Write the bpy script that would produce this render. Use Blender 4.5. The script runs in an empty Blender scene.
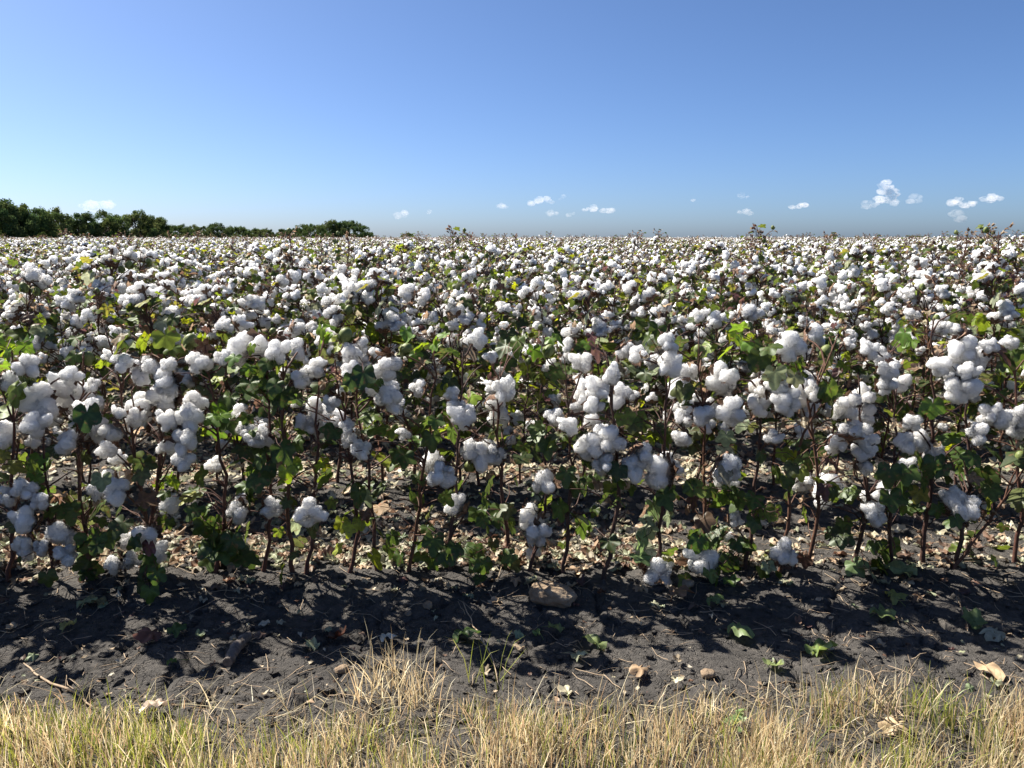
import bpy, math, random
import numpy as np
from mathutils import Vector, Matrix, Quaternion, noise as mnoise

R = math.radians
rng = np.random.default_rng(7)
rnd = random.Random(7)
scene = bpy.context.scene
COL = scene.collection

# ------------------------------------------------------------------ camera
CAM_H, PITCH, FPX = 1.15, 10.7, 773.0
cam_data = bpy.data.cameras.new('camera')
cam_data.sensor_width = 36.0
cam_data.lens = 36.0 * FPX / 1024.0
cam_data.clip_start, cam_data.clip_end = 0.05, 60000.0
cam = bpy.data.objects.new('camera', cam_data)
cam.location = (0, 0, CAM_H)
cam.rotation_euler = (R(90 - PITCH), 0, 0)
COL.objects.link(cam)
scene.camera = cam
CP, SP = math.cos(R(PITCH)), math.sin(R(PITCH))


def ray(px, py):
    a, b = (px - 512) / FPX, (384 - py) / FPX
    return np.array([a, CP + b * SP, -SP + b * CP])


def at_depth(px, py, d):            # point seen at a pixel, d metres ahead
    r = ray(px, py)
    return np.array([0, 0, CAM_H]) + r * (d / r[1])


def on_ground(px, py, z=0.0):
    r = ray(px, py)
    return np.array([0, 0, CAM_H]) + r * ((z - CAM_H) / r[2])


# ------------------------------------------------------------------ noise
def vnoise(x, y, seed=0):
    xi, yi = np.floor(x).astype(np.int64), np.floor(y).astype(np.int64)
    fx, fy = x - xi, y - yi
    fx, fy = fx * fx * (3 - 2 * fx), fy * fy * (3 - 2 * fy)

    def h(a, b):
        n = (a * 374761393 + b * 668265263 + seed * 1442695041) & 0xffffffff
        n = ((n ^ (n >> 13)) * 1274126177) & 0xffffffff
        return ((n ^ (n >> 16)) & 0xffff) / 65535.0
    a, b, c, d = h(xi, yi), h(xi + 1, yi), h(xi, yi + 1), h(xi + 1, yi + 1)
    return (a + (b - a) * fx) * (1 - fy) + (c + (d - c) * fx) * fy


def fbm(x, y, seed=0, octs=4, gain=.5):
    s, a, t = 0, 1.0, 0
    for i in range(octs):
        s = s + a * vnoise(x * 2 ** i + 17.3 * i, y * 2 ** i - 9.1 * i, seed + i)
        t += a
        a *= gain
    return s / t


ROW0, ROWGAP = 2.5, 0.95


def soil_z(x, y):
    x, y = np.asarray(x, float), np.asarray(y, float)
    near = np.clip((9 - y) / 4, 0, 1) * np.clip((9 - np.abs(x)) / 3, 0, 1)
    bed = .018 * np.cos((y - ROW0) / ROWGAP * 2 * math.pi) * np.clip((y - 2.0) / .4, 0, 1)
    z = bed + near * (.026 * (fbm(x * 3.2, y * 3.2, 3, 3) - .5) + .016 * (np.abs(fbm(x * 7, y * 7, 5, 3) - .5) * 1.6 - .2)
                      + .022 * (fbm(x * 18, y * 18, 8, 5, .68) - .5))
    crack = np.abs(fbm(x * 6, y * 6, 21, 2) - .5)
    z = z - near * .022 * np.exp(-(crack / .012) ** 2)
    # the grassy verge beside the camera stands a little lower and smoother
    return z * 1.0


# ------------------------------------------------------------------ meshes
class MB:
    def __init__(s):
        s.V, s.F, s.M, s.C, s.n = [], [], [], [], 0

    def add(s, V, F, mat=0, col=(1, 1, 1)):
        V = np.asarray(V, float)
        F = np.asarray(F, np.int64)
        if F.size == 0:
            return
        s.V.append(V)
        s.F.append(F + s.n)
        s.M.append(np.full(len(F), mat, np.int32))
        c = np.asarray(col, float)
        if c.ndim == 1:
            c = np.tile(c, (len(V), 1))
        s.C.append(c)

        s.n += len(V)

    def addm(s, V, Fs, mat=0, col=(1, 1, 1)):      # several face arrays on one vertex block
        base = s.n
        V = np.asarray(V, float)
        s.V.append(V)
        c = np.asarray(col, float)
        if c.ndim == 1:
            c = np.tile(c, (len(V), 1))
        s.C.append(c)
        for F in Fs:
            F = np.asarray(F, np.int64)
            if F.size:
                s.F.append(F + base)
                s.M.append(np.full(len(F), mat, np.int32))
        s.n += len(V)

    def mesh(s, name, mats, smooth=True):
        me = bpy.data.meshes.new(name)
        if not s.V:
            return me
        V = np.concatenate(s.V)
        C = np.concatenate(s.C)
        me.vertices.add(len(V))
        me.vertices.foreach_set('co', V.astype(np.float32).ravel())
        loops = np.concatenate([f.ravel() for f in s.F]).astype(np.int32)
        lens = np.concatenate([np.full(len(f), f.shape[1], np.int32) for f in s.F])
        starts = np.concatenate([[0], np.cumsum(lens)[:-1]]).astype(np.int32)
        me.loops.add(len(loops))
        me.loops.foreach_set('vertex_index', loops)
        me.polygons.add(len(lens))
        me.polygons.foreach_set('loop_start', starts)
        me.polygons.foreach_set('material_index', np.concatenate(s.M))
        me.polygons.foreach_set('use_smooth', np.full(len(lens), smooth))
        at = me.color_attributes.new('tint', 'FLOAT_COLOR', 'POINT')
        at.data.foreach_set('color', np.hstack([C, np.ones((len(C), 1))]).astype(np.float32).ravel())
        for m in mats:
            me.materials.append(m)
        me.update(calc_edges=True)
        me.validate()
        return me


def link(name, mesh, parent=None, loc=None):
    o = bpy.data.objects.new(name, mesh)
    COL.objects.link(o)
    if parent is not None:
        o.parent = parent
    if loc is not None:
        o.location = loc
    return o


def tag(o, label=None, cat=None, group=None, kind=None):
    if label:
        o['label'] = label
    if cat:
        o['category'] = cat
    if group:
        o['group'] = group
    if kind:
        o['kind'] = kind
    return o


def frame_from(axis, spin=0.0):
    q = Vector(axis).normalized().to_track_quat('Z', 'Y') @ Quaternion((0, 0, 1), spin)
    return np.array(q.to_matrix())


def tube(pts, rad, sides=6):
    pts = np.asarray(pts, float)
    n = len(pts)
    V, Q = [], []
    up = np.array([.3, .9, .1])
    for i in range(n):
        t = pts[min(i + 1, n - 1)] - pts[max(i - 1, 0)]
        t = t / (np.linalg.norm(t) + 1e-9)
        a = np.cross(t, up)
        a /= np.linalg.norm(a) + 1e-9
        b = np.cross(t, a)
        for k in range(sides):
            an = 2 * math.pi * k / sides
            V.append(pts[i] + rad[i] * (a * math.cos(an) + b * math.sin(an)))
    for i in range(n - 1):
        for k in range(sides):
            k2 = (k + 1) % sides
            Q.append((i * sides + k, i * sides + k2, (i + 1) * sides + k2, (i + 1) * sides + k))
    V.append(pts[-1] + (pts[-1] - pts[-2]) * .02)
    T = [((n - 1) * sides + k, (n - 1) * sides + (k + 1) % sides, n * sides) for k in range(sides)]
    return np.array(V), np.array(Q), np.array(T)


_ico = {}


def ico(sub):
    if sub not in _ico:
        import bmesh
        bm = bmesh.new()
        bmesh.ops.create_icosphere(bm, subdivisions=sub, radius=1)
        V = np.array([v.co[:] for v in bm.verts])
        F = np.array([[v.index for v in f.verts] for f in bm.faces])
        bm.free()
        _ico[sub] = (V, F)
    return _ico[sub]


# ------------------------------------------------------------------ materials
def mat(name):
    m = bpy.data.materials.new(name)
    m.use_nodes = True
    nt = m.node_tree
    nt.nodes.clear()
    out = nt.nodes.new('ShaderNodeOutputMaterial')
    return m, nt, out


def nd(nt, typ, **kw):
    n = nt.nodes.new(typ)
    for k, v in kw.items():
        if k.startswith('i_'):
            n.inputs[k[2:].replace('_', ' ')].default_value = v
        else:
            setattr(n, k, v)
    return n


def noise_n(nt, scale, detail=4, rough=.6, coord='Object'):
    tc = nd(nt, 'ShaderNodeTexCoord')
    n = nd(nt, 'ShaderNodeTexNoise')
    n.inputs['Scale'].default_value = scale
    n.inputs['Detail'].default_value = detail
    n.inputs['Roughness'].default_value = rough
    nt.links.new(tc.outputs[coord], n.inputs['Vector'])
    return n


def ramp(nt, src, stops):
    r = nd(nt, 'ShaderNodeValToRGB')
    while len(r.color_ramp.elements) < len(stops):
        r.color_ramp.elements.new(.5)
    for e, (p, c) in zip(r.color_ramp.elements, stops):
        e.position = p
        e.color = (*c, 1)
    nt.links.new(src, r.inputs['Fac'])
    return r


def leafy(name, transl=.35, gloss=.08, var=.25, nscale=60.0, spots=False):
    """thin vegetation: tint attribute, some light coming through, a weak sheen"""
    m, nt, out = mat(name)
    at = nd(nt, 'ShaderNodeAttribute', attribute_name='tint')
    n = noise_n(nt, nscale, 3)
    mp = nd(nt, 'ShaderNodeMapRange')
    mp.inputs['From Min'].default_value, mp.inputs['From Max'].default_value = .3, .7
    mp.inputs['To Min'].default_value, mp.inputs['To Max'].default_value = 1 - var, 1 + var
    nt.links.new(n.outputs['Fac'], mp.inputs['Value'])
    mul = nd(nt, 'ShaderNodeVectorMath', operation='SCALE')
    nt.links.new(at.outputs['Color'], mul.inputs[0])
    nt.links.new(mp.outputs['Result'], mul.inputs['Scale'])
    d = nd(nt, 'ShaderNodeBsdfDiffuse')
    t = nd(nt, 'ShaderNodeBsdfTranslucent')
    if spots:      # brown age spots
        sn = noise_n(nt, 75, 2, .5)
        sr = ramp(nt, sn.outputs['Fac'], [(.60, (0, 0, 0)), (.70, (1, 1, 1))])
        sm = nd(nt, 'ShaderNodeMix', data_type='RGBA')
        nt.links.new(sr.outputs['Color'], sm.inputs['Factor'])
        nt.links.new(mul.outputs['Vector'], sm.inputs['A'])
        sm.inputs['B'].default_value = (.12, .085, .035, 1)
        mul = nd(nt, 'ShaderNodeVectorMath', operation='SCALE')
        nt.links.new(sm.outputs['Result'], mul.inputs[0])
        mul.inputs['Scale'].default_value = 1.0
    hs = nd(nt, 'ShaderNodeHueSaturation')
    hs.inputs['Hue'].default_value = .485
    hs.inputs['Saturation'].default_value = 1.1
    hs.inputs['Value'].default_value = 1.5
    nt.links.new(mul.outputs['Vector'], d.inputs['Color'])
    nt.links.new(mul.outputs['Vector'], hs.inputs['Color'])
    nt.links.new(hs.outputs['Color'], t.inputs['Color'])
    mx = nd(nt, 'ShaderNodeMixShader')
    mx.inputs[0].default_value = transl
    nt.links.new(d.outputs[0], mx.inputs[1])
    nt.links.new(t.outputs[0], mx.inputs[2])
    last = mx
    if gloss:
        g = nd(nt, 'ShaderNodeBsdfGlossy')
        g.inputs['Roughness'].default_value = .45
        g.inputs['Color'].default_value = (.8, .85, .8, 1)
        m2 = nd(nt, 'ShaderNodeMixShader')
        m2.inputs[0].default_value = gloss
        nt.links.new(mx.outputs[0], m2.inputs[1])
        nt.links.new(g.outputs[0], m2.inputs[2])
        last = m2
    nt.links.new(last.outputs[0], out.inputs['Surface'])
    return m


def cotton_mat():
    m, nt, out = mat('cotton_fibre')
    oi = nd(nt, 'ShaderNodeObjectInfo')
    rp = ramp(nt, oi.outputs['Random'], [(0, (.945, .93, .90)), (.6, (.93, .912, .875)), (1, (.89, .85, .78))])
    n = noise_n(nt, 13, 8, .8)
    n.inputs['Distortion'].default_value = .8
    b = nd(nt, 'ShaderNodeBump')
    b.inputs['Strength'].default_value = .75
    b.inputs['Distance'].default_value = .06
    nt.links.new(n.outputs['Fac'], b.inputs['Height'])
    p = nd(nt, 'ShaderNodeBsdfPrincipled')
    p.inputs['Roughness'].default_value = .9
    p.inputs['Specular IOR Level'].default_value = .05
    p.inputs['Subsurface Weight'].default_value = 1.0
    p.inputs['Subsurface Radius'].default_value = (1, 1, 1)
    p.inputs['Subsurface Scale'].default_value = .085
    nt.links.new(rp.outputs['Color'], p.inputs['Base Color'])
    nt.links.new(b.outputs['Normal'], p.inputs['Normal'])
    nt.links.new(p.outputs[0], out.inputs['Surface'])
    return m


def rough_mat(name, stops, scale, detail=6, bump=.4, dist=.01, rough=.9, tint=False, scale2=None):
    m, nt, out = mat(name)
    n = noise_n(nt, scale, detail, .65)
    rp = ramp(nt, n.outputs['Fac'], stops)
    p = nd(nt, 'ShaderNodeBsdfPrincipled')
    p.inputs['Roughness'].default_value = rough
    p.inputs['Specular IOR Level'].default_value = .25
    if tint:
        at = nd(nt, 'ShaderNodeAttribute', attribute_name='tint')
        mu = nd(nt, 'ShaderNodeMix', data_type='RGBA', blend_type='MULTIPLY')
        mu.inputs['Factor'].default_value = 1
        nt.links.new(rp.outputs['Color'], mu.inputs['A'])
        nt.links.new(at.outputs['Color'], mu.inputs['B'])
        nt.links.new(mu.outputs['Result'], p.inputs['Base Color'])
    else:
        nt.links.new(rp.outputs['Color'], p.inputs['Base Color'])
    b = nd(nt, 'ShaderNodeBump')
    b.inputs['Strength'].default_value = bump
    b.inputs['Distance'].default_value = dist
    if scale2:
        n2 = noise_n(nt, scale2, 5, .7)
        nt.links.new(n2.outputs['Fac'], b.inputs['Height'])
    else:
        nt.links.new(n.outputs['Fac'], b.inputs['Height'])
    nt.links.new(b.outputs['Normal'], p.inputs['Normal'])
    nt.links.new(p.outputs[0], out.inputs['Surface'])
    return m


M_LEAF = leafy('cotton_leaf', .46, .025, spots=True)
M_DRY = leafy('dry_leaf', .15, .02, .3, 45)
M_GRASS = leafy('grass_blade', .42, .03, .2, 25)
M_CROWN = leafy('tree_leaves', .24, 0, .12, .6)
M_COTTON = cotton_mat()
M_STEM = rough_mat('cotton_stem', [(.3, (.048, .026, .021)), (.6, (.085, .048, .037)), (.8, (.14, .10, .075))], 45, 4, .5, .004, .7, tint=True)
M_BURR = rough_mat('dry_burr', [(.3, (.085, .045, .030)), (.5, (.165, .095, .062)), (.75, (.30, .215, .15))], 8, 4, .5, .03, .8)
M_GBOLL = rough_mat('green_boll_skin', [(.3, (.09, .12, .035)), (.6, (.16, .19, .06)), (.85, (.24, .2, .09))], 4, 4, .15, .02, .5)
M_BARK = rough_mat('bark', [(.3, (.05, .04, .03)), (.7, (.12, .10, .08))], 6, 5, .6, .05)
M_STONE = rough_mat('field_stone', [(.25, (.14, .095, .06)), (.5, (.25, .185, .125)), (.75, (.38, .31, .23))], 24, 8, .6, .012, .9, scale2=120)
M_WOOD = rough_mat('weathered_wood', [(.3, (.06, .05, .045)), (.7, (.2, .17, .15))], 60, 5, .6, .006)
M_TWIG = rough_mat('pale_twig', [(.3, (.25, .18, .12)), (.7, (.42, .33, .23))], 60, 5, .5, .003)


def soil_mat():
    m, nt, out = mat('black_soil')
    n1 = noise_n(nt, 2.2, 6, .6)
    n2 = noise_n(nt, 38, 8, .75)
    n3 = noise_n(nt, 190, 5, .75)
    r1 = ramp(nt, n1.outputs['Fac'], [(.3, (.064, .060, .056)), (.7, (.110, .102, .094))])
    r2 = ramp(nt, n2.outputs['Fac'], [(.3, (.58, .58, .58)), (.52, (1, 1, 1)), (.72, (1.7, 1.62, 1.52))])
    mu = nd(nt, 'ShaderNodeMix', data_type='RGBA', blend_type='MULTIPLY')
    mu.inputs['Factor'].default_value = 1
    nt.links.new(r1.outputs['Color'], mu.inputs['A'])
    nt.links.new(r2.outputs['Color'], mu.inputs['B'])
    p = nd(nt, 'ShaderNodeBsdfPrincipled')
    p.inputs['Roughness'].default_value = .95
    p.inputs['Specular IOR Level'].default_value = .15
    nt.links.new(mu.outputs['Result'], p.inputs['Base Color'])
    ad = nd(nt, 'ShaderNodeMath', operation='MULTIPLY_ADD')
    ad.inputs[1].default_value = .35
    nt.links.new(n3.outputs['Fac'], ad.inputs[0])
    nt.links.new(n2.outputs['Fac'], ad.inputs[2])
    vo = nd(nt, 'ShaderNodeTexVoronoi', feature='DISTANCE_TO_EDGE')
    vo.inputs['Scale'].default_value = 13
    wob = noise_n(nt, 9, 4, .7)
    wv = nd(nt, 'ShaderNodeVectorMath', operation='MULTIPLY_ADD')
    wv.inputs[1].default_value = (.16, .16, .16)
    tcw = nd(nt, 'ShaderNodeTexCoord')
    nt.links.new(wob.outputs['Color'], wv.inputs[0])
    nt.links.new(tcw.outputs['Object'], wv.inputs[2])
    nt.links.new(wv.outputs['Vector'], vo.inputs['Vector'])
    cr_ = nd(nt, 'ShaderNodeMapRange')
    cr_.inputs['From Max'].default_value = .05
    cr_.inputs['To Min'].default_value = -.55
    cr_.inputs['To Max'].default_value = 0
    nt.links.new(vo.outputs['Distance'], cr_.inputs['Value'])
    ad2 = nd(nt, 'ShaderNodeMath', operation='ADD')
    nt.links.new(ad.outputs[0], ad2.inputs[0])
    nt.links.new(cr_.outputs['Result'], ad2.inputs[1])
    ad = ad2
    b = nd(nt, 'ShaderNodeBump')
    b.inputs['Strength'].default_value = .9
    b.inputs['Distance'].default_value = .022
    nt.links.new(ad.outputs[0], b.inputs['Height'])
    nt.links.new(b.outputs['Normal'], p.inputs['Normal'])
    nt.links.new(p.outputs[0], out.inputs['Surface'])
    return m


M_SOIL = soil_mat()

# ------------------------------------------------------------------ world, sun
SUN_EL, SUN_AZ = 46.0, 58.0          # azimuth: degrees to the left of the view
world = bpy.data.worlds.new('World')
scene.world = world
world.use_nodes = True
wn = world.node_tree
wn.nodes.clear()
wo = wn.nodes.new('ShaderNodeOutputWorld')
bg = wn.nodes.new('ShaderNodeBackground')
sky = wn.nodes.new('ShaderNodeTexSky')
sky.sky_type = 'NISHITA'
sky.sun_disc = False
sky.sun_elevation = R(SUN_EL)
sky.sun_rotation = R(-SUN_AZ)
sky.altitude = 0
sky.air_density = 0.62
sky.dust_density = 1.0
sky.ozone_density = 8.0
bg.inputs['Strength'].default_value = .0505
wb_ = wn.nodes.new('ShaderNodeVectorMath')
wb_.operation = 'MULTIPLY'
wb_.inputs[1].default_value = (1.03, 1.065, 1.10)
wn.links.new(sky.outputs[0], wb_.inputs[0])
wn.links.new(wb_.outputs[0], bg.inputs['Color'])
wn.links.new(bg.outputs[0], wo.inputs['Surface'])

sd = bpy.data.lights.new('sun', 'SUN')
sd.energy = 5.0
sd.angle = R(.53)
sd.color = (1, .935, .835)
sun = bpy.data.objects.new('sun', sd)
sdir = Vector((-math.sin(R(SUN_AZ)) * math.cos(R(SUN_EL)), math.cos(R(SUN_AZ)) * math.cos(R(SUN_EL)), math.sin(R(SUN_EL))))
sun.rotation_euler = sdir.to_track_quat('Z', 'Y').to_euler()
sun.location = (-20, 10, 30)
COL.objects.link(sun)

# ------------------------------------------------------------------ ground
def graded(fine_lo, fine_hi, step, lo, hi, growth=1.12):
    a = list(np.arange(fine_lo, fine_hi, step))
    s, v = step, a[-1]
    while v < hi:
        s *= growth
        v += s
        a.append(v)
    s, v = step, a[0]
    b = []
    while v > lo:
        s *= growth
        v -= s
        b.append(v)
    return np.array(b[::-1] + a)


gx = graded(-3.2, 3.2, .0115, -9000, 9000)
gy = graded(.9, 4.6, .0115, -400, 12000)
X, Y = np.meshgrid(gx, gy)
Z = soil_z(X, Y)
gb = MB()
nx, ny = len(gx), len(gy)
idx = np.arange(nx * ny).reshape(ny, nx)
Q = np.stack([idx[:-1, :-1], idx[:-1, 1:], idx[1:, 1:], idx[1:, :-1]], -1).reshape(-1, 4)
gb.add(np.stack([X, Y, Z], -1).reshape(-1, 3), Q)
tag(link('ground', gb.mesh('ground', [M_SOIL])), kind='structure')


def gz(x, y):
    return float(soil_z(np.array([x]), np.array([y]))[0])


# ------------------------------------------------------------------ leaves
LOBES = [(0, .95, 26), (56, .80, 25), (-56, .80, 25), (112, .60, 28), (-112, .60, 28)]


def leaf_geo(r, nang=28, dry=0.0):
    th = np.linspace(-168, 168, nang)
    f = np.array([r.uniform(.85, 1.15) for _ in LOBES])
    rad = np.full(nang, .50)
    vein = np.zeros(nang)
    for (c, L, w), k in zip(LOBES, f):
        g = np.exp(-((th - c) / w) ** 2)
        rad = np.maximum(rad, .48 + (L * k - .48) * g)
        vein = np.maximum(vein, np.exp(-((th - c) / 8) ** 2))
    rad *= np.where(np.abs(th) > 150, .62, 1)
    a = np.radians(th)
    V, S = [np.array([0, 0, 0])], [1.2]
    cup, fold = r.uniform(-.25, .3) + dry * r.uniform(-.5, .7), r.uniform(0, .3) + dry * r.uniform(0, .5)
    wav, ph = r.uniform(.03, .09) + dry * .12, r.uniform(0, 6)
    for ring in (.55, 1.0):
        x, y = np.sin(a) * rad * ring, np.cos(a) * rad * ring
        z = -cup * (x * x + y * y) + fold * np.abs(x) * .5 + wav * ring * np.sin(a * 5 + ph) - .12 * (y > 0) * y * y
        if dry:
            curl = dry * r.uniform(.2, .9)
            z = z + curl * .35 * (rad * ring) ** 2 * np.sin(a * 2 + ph)
            x = x * (1 - .35 * dry * ring * ring)
        V.append(np.stack([x, y, z], -1))
        S.append(1 + .45 * vein - .08)
    V = np.vstack([V[0][None], V[1], V[2]])
    S = np.concatenate([[1.25], S[1], S[2]])
    n = nang
    T = [(0, 1 + i, 2 + i) for i in range(n - 1)]
    Qd = [(1 + i, 1 + n + i, 2 + n + i, 2 + i) for i in range(n - 1)]
    return V, np.array(T), np.array(Qd), S


LEAVES = [leaf_geo(rng) for _ in range(10)]
LEAVES_LO = [leaf_geo(rng, 13) for _ in range(8)]
DRYLEAVES = [leaf_geo(rng, 22, dry=.8) for _ in range(12)]
DRY_LO = [leaf_geo(rng, 11, dry=.8) for _ in range(10)]

GREENS = [(.046, .070, .016), (.056, .088, .018), (.074, .112, .022), (.040, .058, .018), (.100, .136, .026), (.075, .088, .032)]
YELLOWS = [(.22, .26, .03), (.20, .20, .04), (.15, .21, .03)]
BROWNS = [(.13, .085, .055), (.10, .06, .045), (.20, .15, .10), (.08, .045, .042), (.26, .21, .145)]
PALES = [(.20, .24, .14), (.16, .20, .11), (.24, .26, .17)]
TANS = [(.36, .28, .19), (.27, .19, .125), (.33, .30, .21), (.22, .22, .15), (.38, .34, .26), (.15, .09, .06), (.18, .19, .12), (.12, .08, .06)]


def pick(r, L):
    return np.array(L[int(r.integers(len(L)))]) * r.uniform(.85, 1.15)


def add_leaf(mb, r, base, size, az=None, pitch=None, roll=None, col=None, lib=None, mat=0):
    lib = lib or LEAVES
    V, T, Qd, S = lib[int(r.integers(len(lib)))]
    az = r.uniform(0, 2 * math.pi) if az is None else az
    pitch = r.uniform(-75, 5) if pitch is None else pitch
    roll = r.uniform(-35, 35) if roll is None else roll
    m = np.array(Matrix.Rotation(az, 3, 'Z') @ Matrix.Rotation(R(pitch), 3, 'X') @ Matrix.Rotation(R(roll), 3, 'Y'))
    W = (V * size) @ m.T + base
    mb.addm(W, [T, Qd], mat, np.outer(S, col) if col is not None else (1, 1, 1))


def leaf_colour(r, yellow=.16, brown=.12, pale=.06):
    u = r.random()
    if u < yellow:
        return pick(r, YELLOWS)
    if u < yellow + brown:
        return pick(r, BROWNS)
    if u < yellow + brown + pale:
        return pick(r, PALES)
    return pick(r, GREENS)


# ------------------------------------------------------------------ cotton bolls
def lump(V, seed, amp, freq):
    off = Vector((seed * 7.3, seed * 3.1, -seed * 5.7))
    out = []
    for v in V:
        p = Vector(v) * freq + off
        d = mnoise.noise(p) * .7 + mnoise.noise(p * 2.3) * .35 + mnoise.noise(p * 5.1) * .16
        out.append(1 + amp * d)
    return V * np.array(out)[:, None]


def boll_cotton(mb, r, sub, seed, fuzz=0, mat=0):
    """one fluffy closed surface swelling over four or five locks; about 1 across, base at the origin"""
    I, F = ico(sub)
    nl = int(r.integers(4, 6))
    a0 = r.uniform(0, 6.28)
    big = []
    for k in range(nl):
        an = a0 + 2 * math.pi * k / nl + r.uniform(-.3, .3)
        el = r.uniform(-.35, .75)
        o = r.uniform(.23, .30)
        c = np.array([math.cos(an) * math.cos(el), math.sin(an) * math.cos(el), math.sin(el)]) * o
        big.append((c, r.uniform(.20, .25)))
        if r.random() < .75:
            c2 = c * r.uniform(1.0, 1.3) + r.normal(size=3) * .10
            big.append((c2, r.uniform(.13, .19)))
    if r.random() < .4:
        big.append((r.normal(size=3) * .05 + np.array([0, 0, .27]), .2))
    acc = np.zeros(len(I))
    kk = 52.0
    for c, rho in big:
        cd = I @ c
        disc = cd * cd - c @ c + rho * rho
        t = np.where(disc > 0, cd + np.sqrt(np.maximum(disc, 0)), .19)
        acc += np.exp(kk * np.maximum(t, .19))
    rad = np.log(acc / len(big)) / kk
    rad = rad + .025
    off = Vector((seed * 3.7, seed * 1.9, -seed * 2.3))
    n = np.array([mnoise.noise(Vector(v) * 3.2 + off) * .05 + mnoise.noise(Vector(v) * 7.0 + off) * .055 + mnoise.noise(Vector(v) * 15 + off) * (.036 if sub > 2 else .012) for v in I])
    P = I * (rad + n)[:, None]
    st = np.array([r.uniform(.85, 1.12), r.uniform(.85, 1.12), r.uniform(.85, 1.25)])
    tilt = np.array(Matrix.Rotation(r.uniform(-.5, .5), 3, Vector(r.normal(size=3))))
    P = (P * st) @ tilt.T + np.array([0, 0, .40])
    mb.add(P, F, mat)
    if fuzz:
        pi_ = r.integers(0, len(P), fuzz)
        nrm = P[pi_] - np.array([0, 0, .40])
        nrm /= np.linalg.norm(nrm, axis=1)[:, None] + 1e-9
        nrm = nrm + r.normal(size=(fuzz, 3)) * .35
        side = np.cross(nrm, r.normal(size=(fuzz, 3)))
        side /= np.linalg.norm(side, axis=1)[:, None] + 1e-9
        b = P[pi_] - nrm * .015
        tip = b + nrm * (.03 + .11 * r.random((fuzz, 1)) ** 2) + side * r.uniform(-.05, .05, (fuzz, 1))
        tri = np.stack([b - side * .005, b + side * .005, tip], 1).reshape(-1, 3)
        mb.add(tri, np.arange(fuzz * 3).reshape(-1, 3), mat)


def burr_geo(mb, r, mat=0, peduncle=True):
    n = int(r.integers(4, 6))
    a0 = r.uniform(0, 6.28)
    for k in range(n):
        an = a0 + 2 * math.pi * k / n
        ca, sa = math.cos(an), math.sin(an)
        open_ = r.uniform(.85, 1.2)
        rows = []
        for t in (0, .3, .6, .85, 1.0):
            rad = .05 + open_ * .41 * t ** .9
            z = .02 + .26 * t - .14 * t * t
            w = .125 * math.sin(math.pi * min(1, .15 + t * .9)) + .01
            c = np.array([ca * rad, sa * rad, z])
            sd_ = np.array([-sa, ca, 0])
            rows += [c - sd_ * w + np.array([0, 0, .04]), c - np.array([ca, sa, 1]) * .035, c + sd_ * w + np.array([0, 0, .04])]
        Qd = []
        for i in range(4):
            for j in range(2):
                p = i * 3 + j
                Qd.append((p, p + 1, p + 4, p + 3))
        mb.add(np.array(rows), Qd, mat)
    # dry bracts at the base
    for k in range(3):
        an = r.uniform(0, 6.28)
        ca, sa = math.cos(an), math.sin(an)
        sd_ = np.array([-sa, ca, 0])
        c0, c1, c2 = np.array([ca * .04, sa * .04, 0]), np.array([ca * .22, sa * .22, .02]), np.array([ca * .40, sa * .40, r.uniform(-.06, .12)])
        mb.add(np.array([c0, c1 - sd_ * .13, c2, c1 + sd_ * .13]), [(0, 1, 2, 3)], mat)


def make_bolls(n, sub, fuzz, name, with_burr, seed0):
    out = []
    for i in range(n):
        r = np.random.default_rng(seed0 + i)
        mb = MB()
        boll_cotton(mb, r, sub, seed0 + i, fuzz)
        bb = MB()
        burr_geo(bb, r)
        if with_burr:
            burr_geo(mb, np.random.default_rng(seed0 + i + 99), 1)
            out.append((mb.mesh(name, [M_COTTON, M_BURR]), None))
        else:
            out.append((mb.mesh(name, [M_COTTON]), bb.mesh('burr', [M_BURR])))
    return out


BOLL_HI = make_bolls(14, 4, 1700, 'boll', False, 100)
BOLL_MID = make_bolls(12, 3, 0, 'boll', True, 200)


def green_boll_mesh(seed):
    r = np.random.default_rng(seed)
    I, F = ico(3)
    mb = MB()
    P = I * np.array([.42, .42, .5])
    a = np.arctan2(P[:, 1], P[:, 0])
    P[:, :2] *= (1 - .06 * np.cos(a * 4) ** 2)[:, None]
    P[:, 2] = np.where(P[:, 2] > .25, P[:, 2] * 1.15, P[:, 2]) + .45
    mb.add(P, F, 0)
    for k in range(3):
        an = 2 * math.pi * k / 3 + r.uniform(-.3, .3)
        for s in (-.35, 0, .35):
            ca, sa = math.cos(an + s), math.sin(an + s)
            sd_ = np.array([-sa, ca, 0]) * .14
            hi = .75 if s == 0 else .55
            c0, c1, c2 = np.array([ca * .08, sa * .08, -.02]), np.array([ca * .46, sa * .46, .25]), np.array([ca * .5, sa * .5, hi])
            mb.add(np.array([c0 - sd_ * .3, c0 + sd_ * .3, c1 + sd_, c2, c1 - sd_]), [(0, 1, 2, 3, 4)], 1, pick(r, GREENS + PALES))
    return mb.mesh('green_boll', [M_GBOLL, M_LEAF])


GBOLLS = [green_boll_mesh(300 + i) for i in range(3)]

# ------------------------------------------------------------------ cotton plants
STEMCOLS = [(1, 1, 1), (1.15, .95, .9), (.85, .8, .8), (1.3, 1.15, .95)]


def bend(p0, p1, r, lift=.12, n=5):
    p0, p1 = np.asarray(p0, float), np.asarray(p1, float)
    L = np.linalg.norm(p1 - p0)
    out = []
    zig = r.normal(size=3) * .04 * L
    for i in range(n):
        t = i / (n - 1)
        out.append(p0 + (p1 - p0) * t + np.array([0, 0, lift * L * math.sin(math.pi * t)]) + zig * math.sin(2 * math.pi * t))
    return np.array(out)


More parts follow.
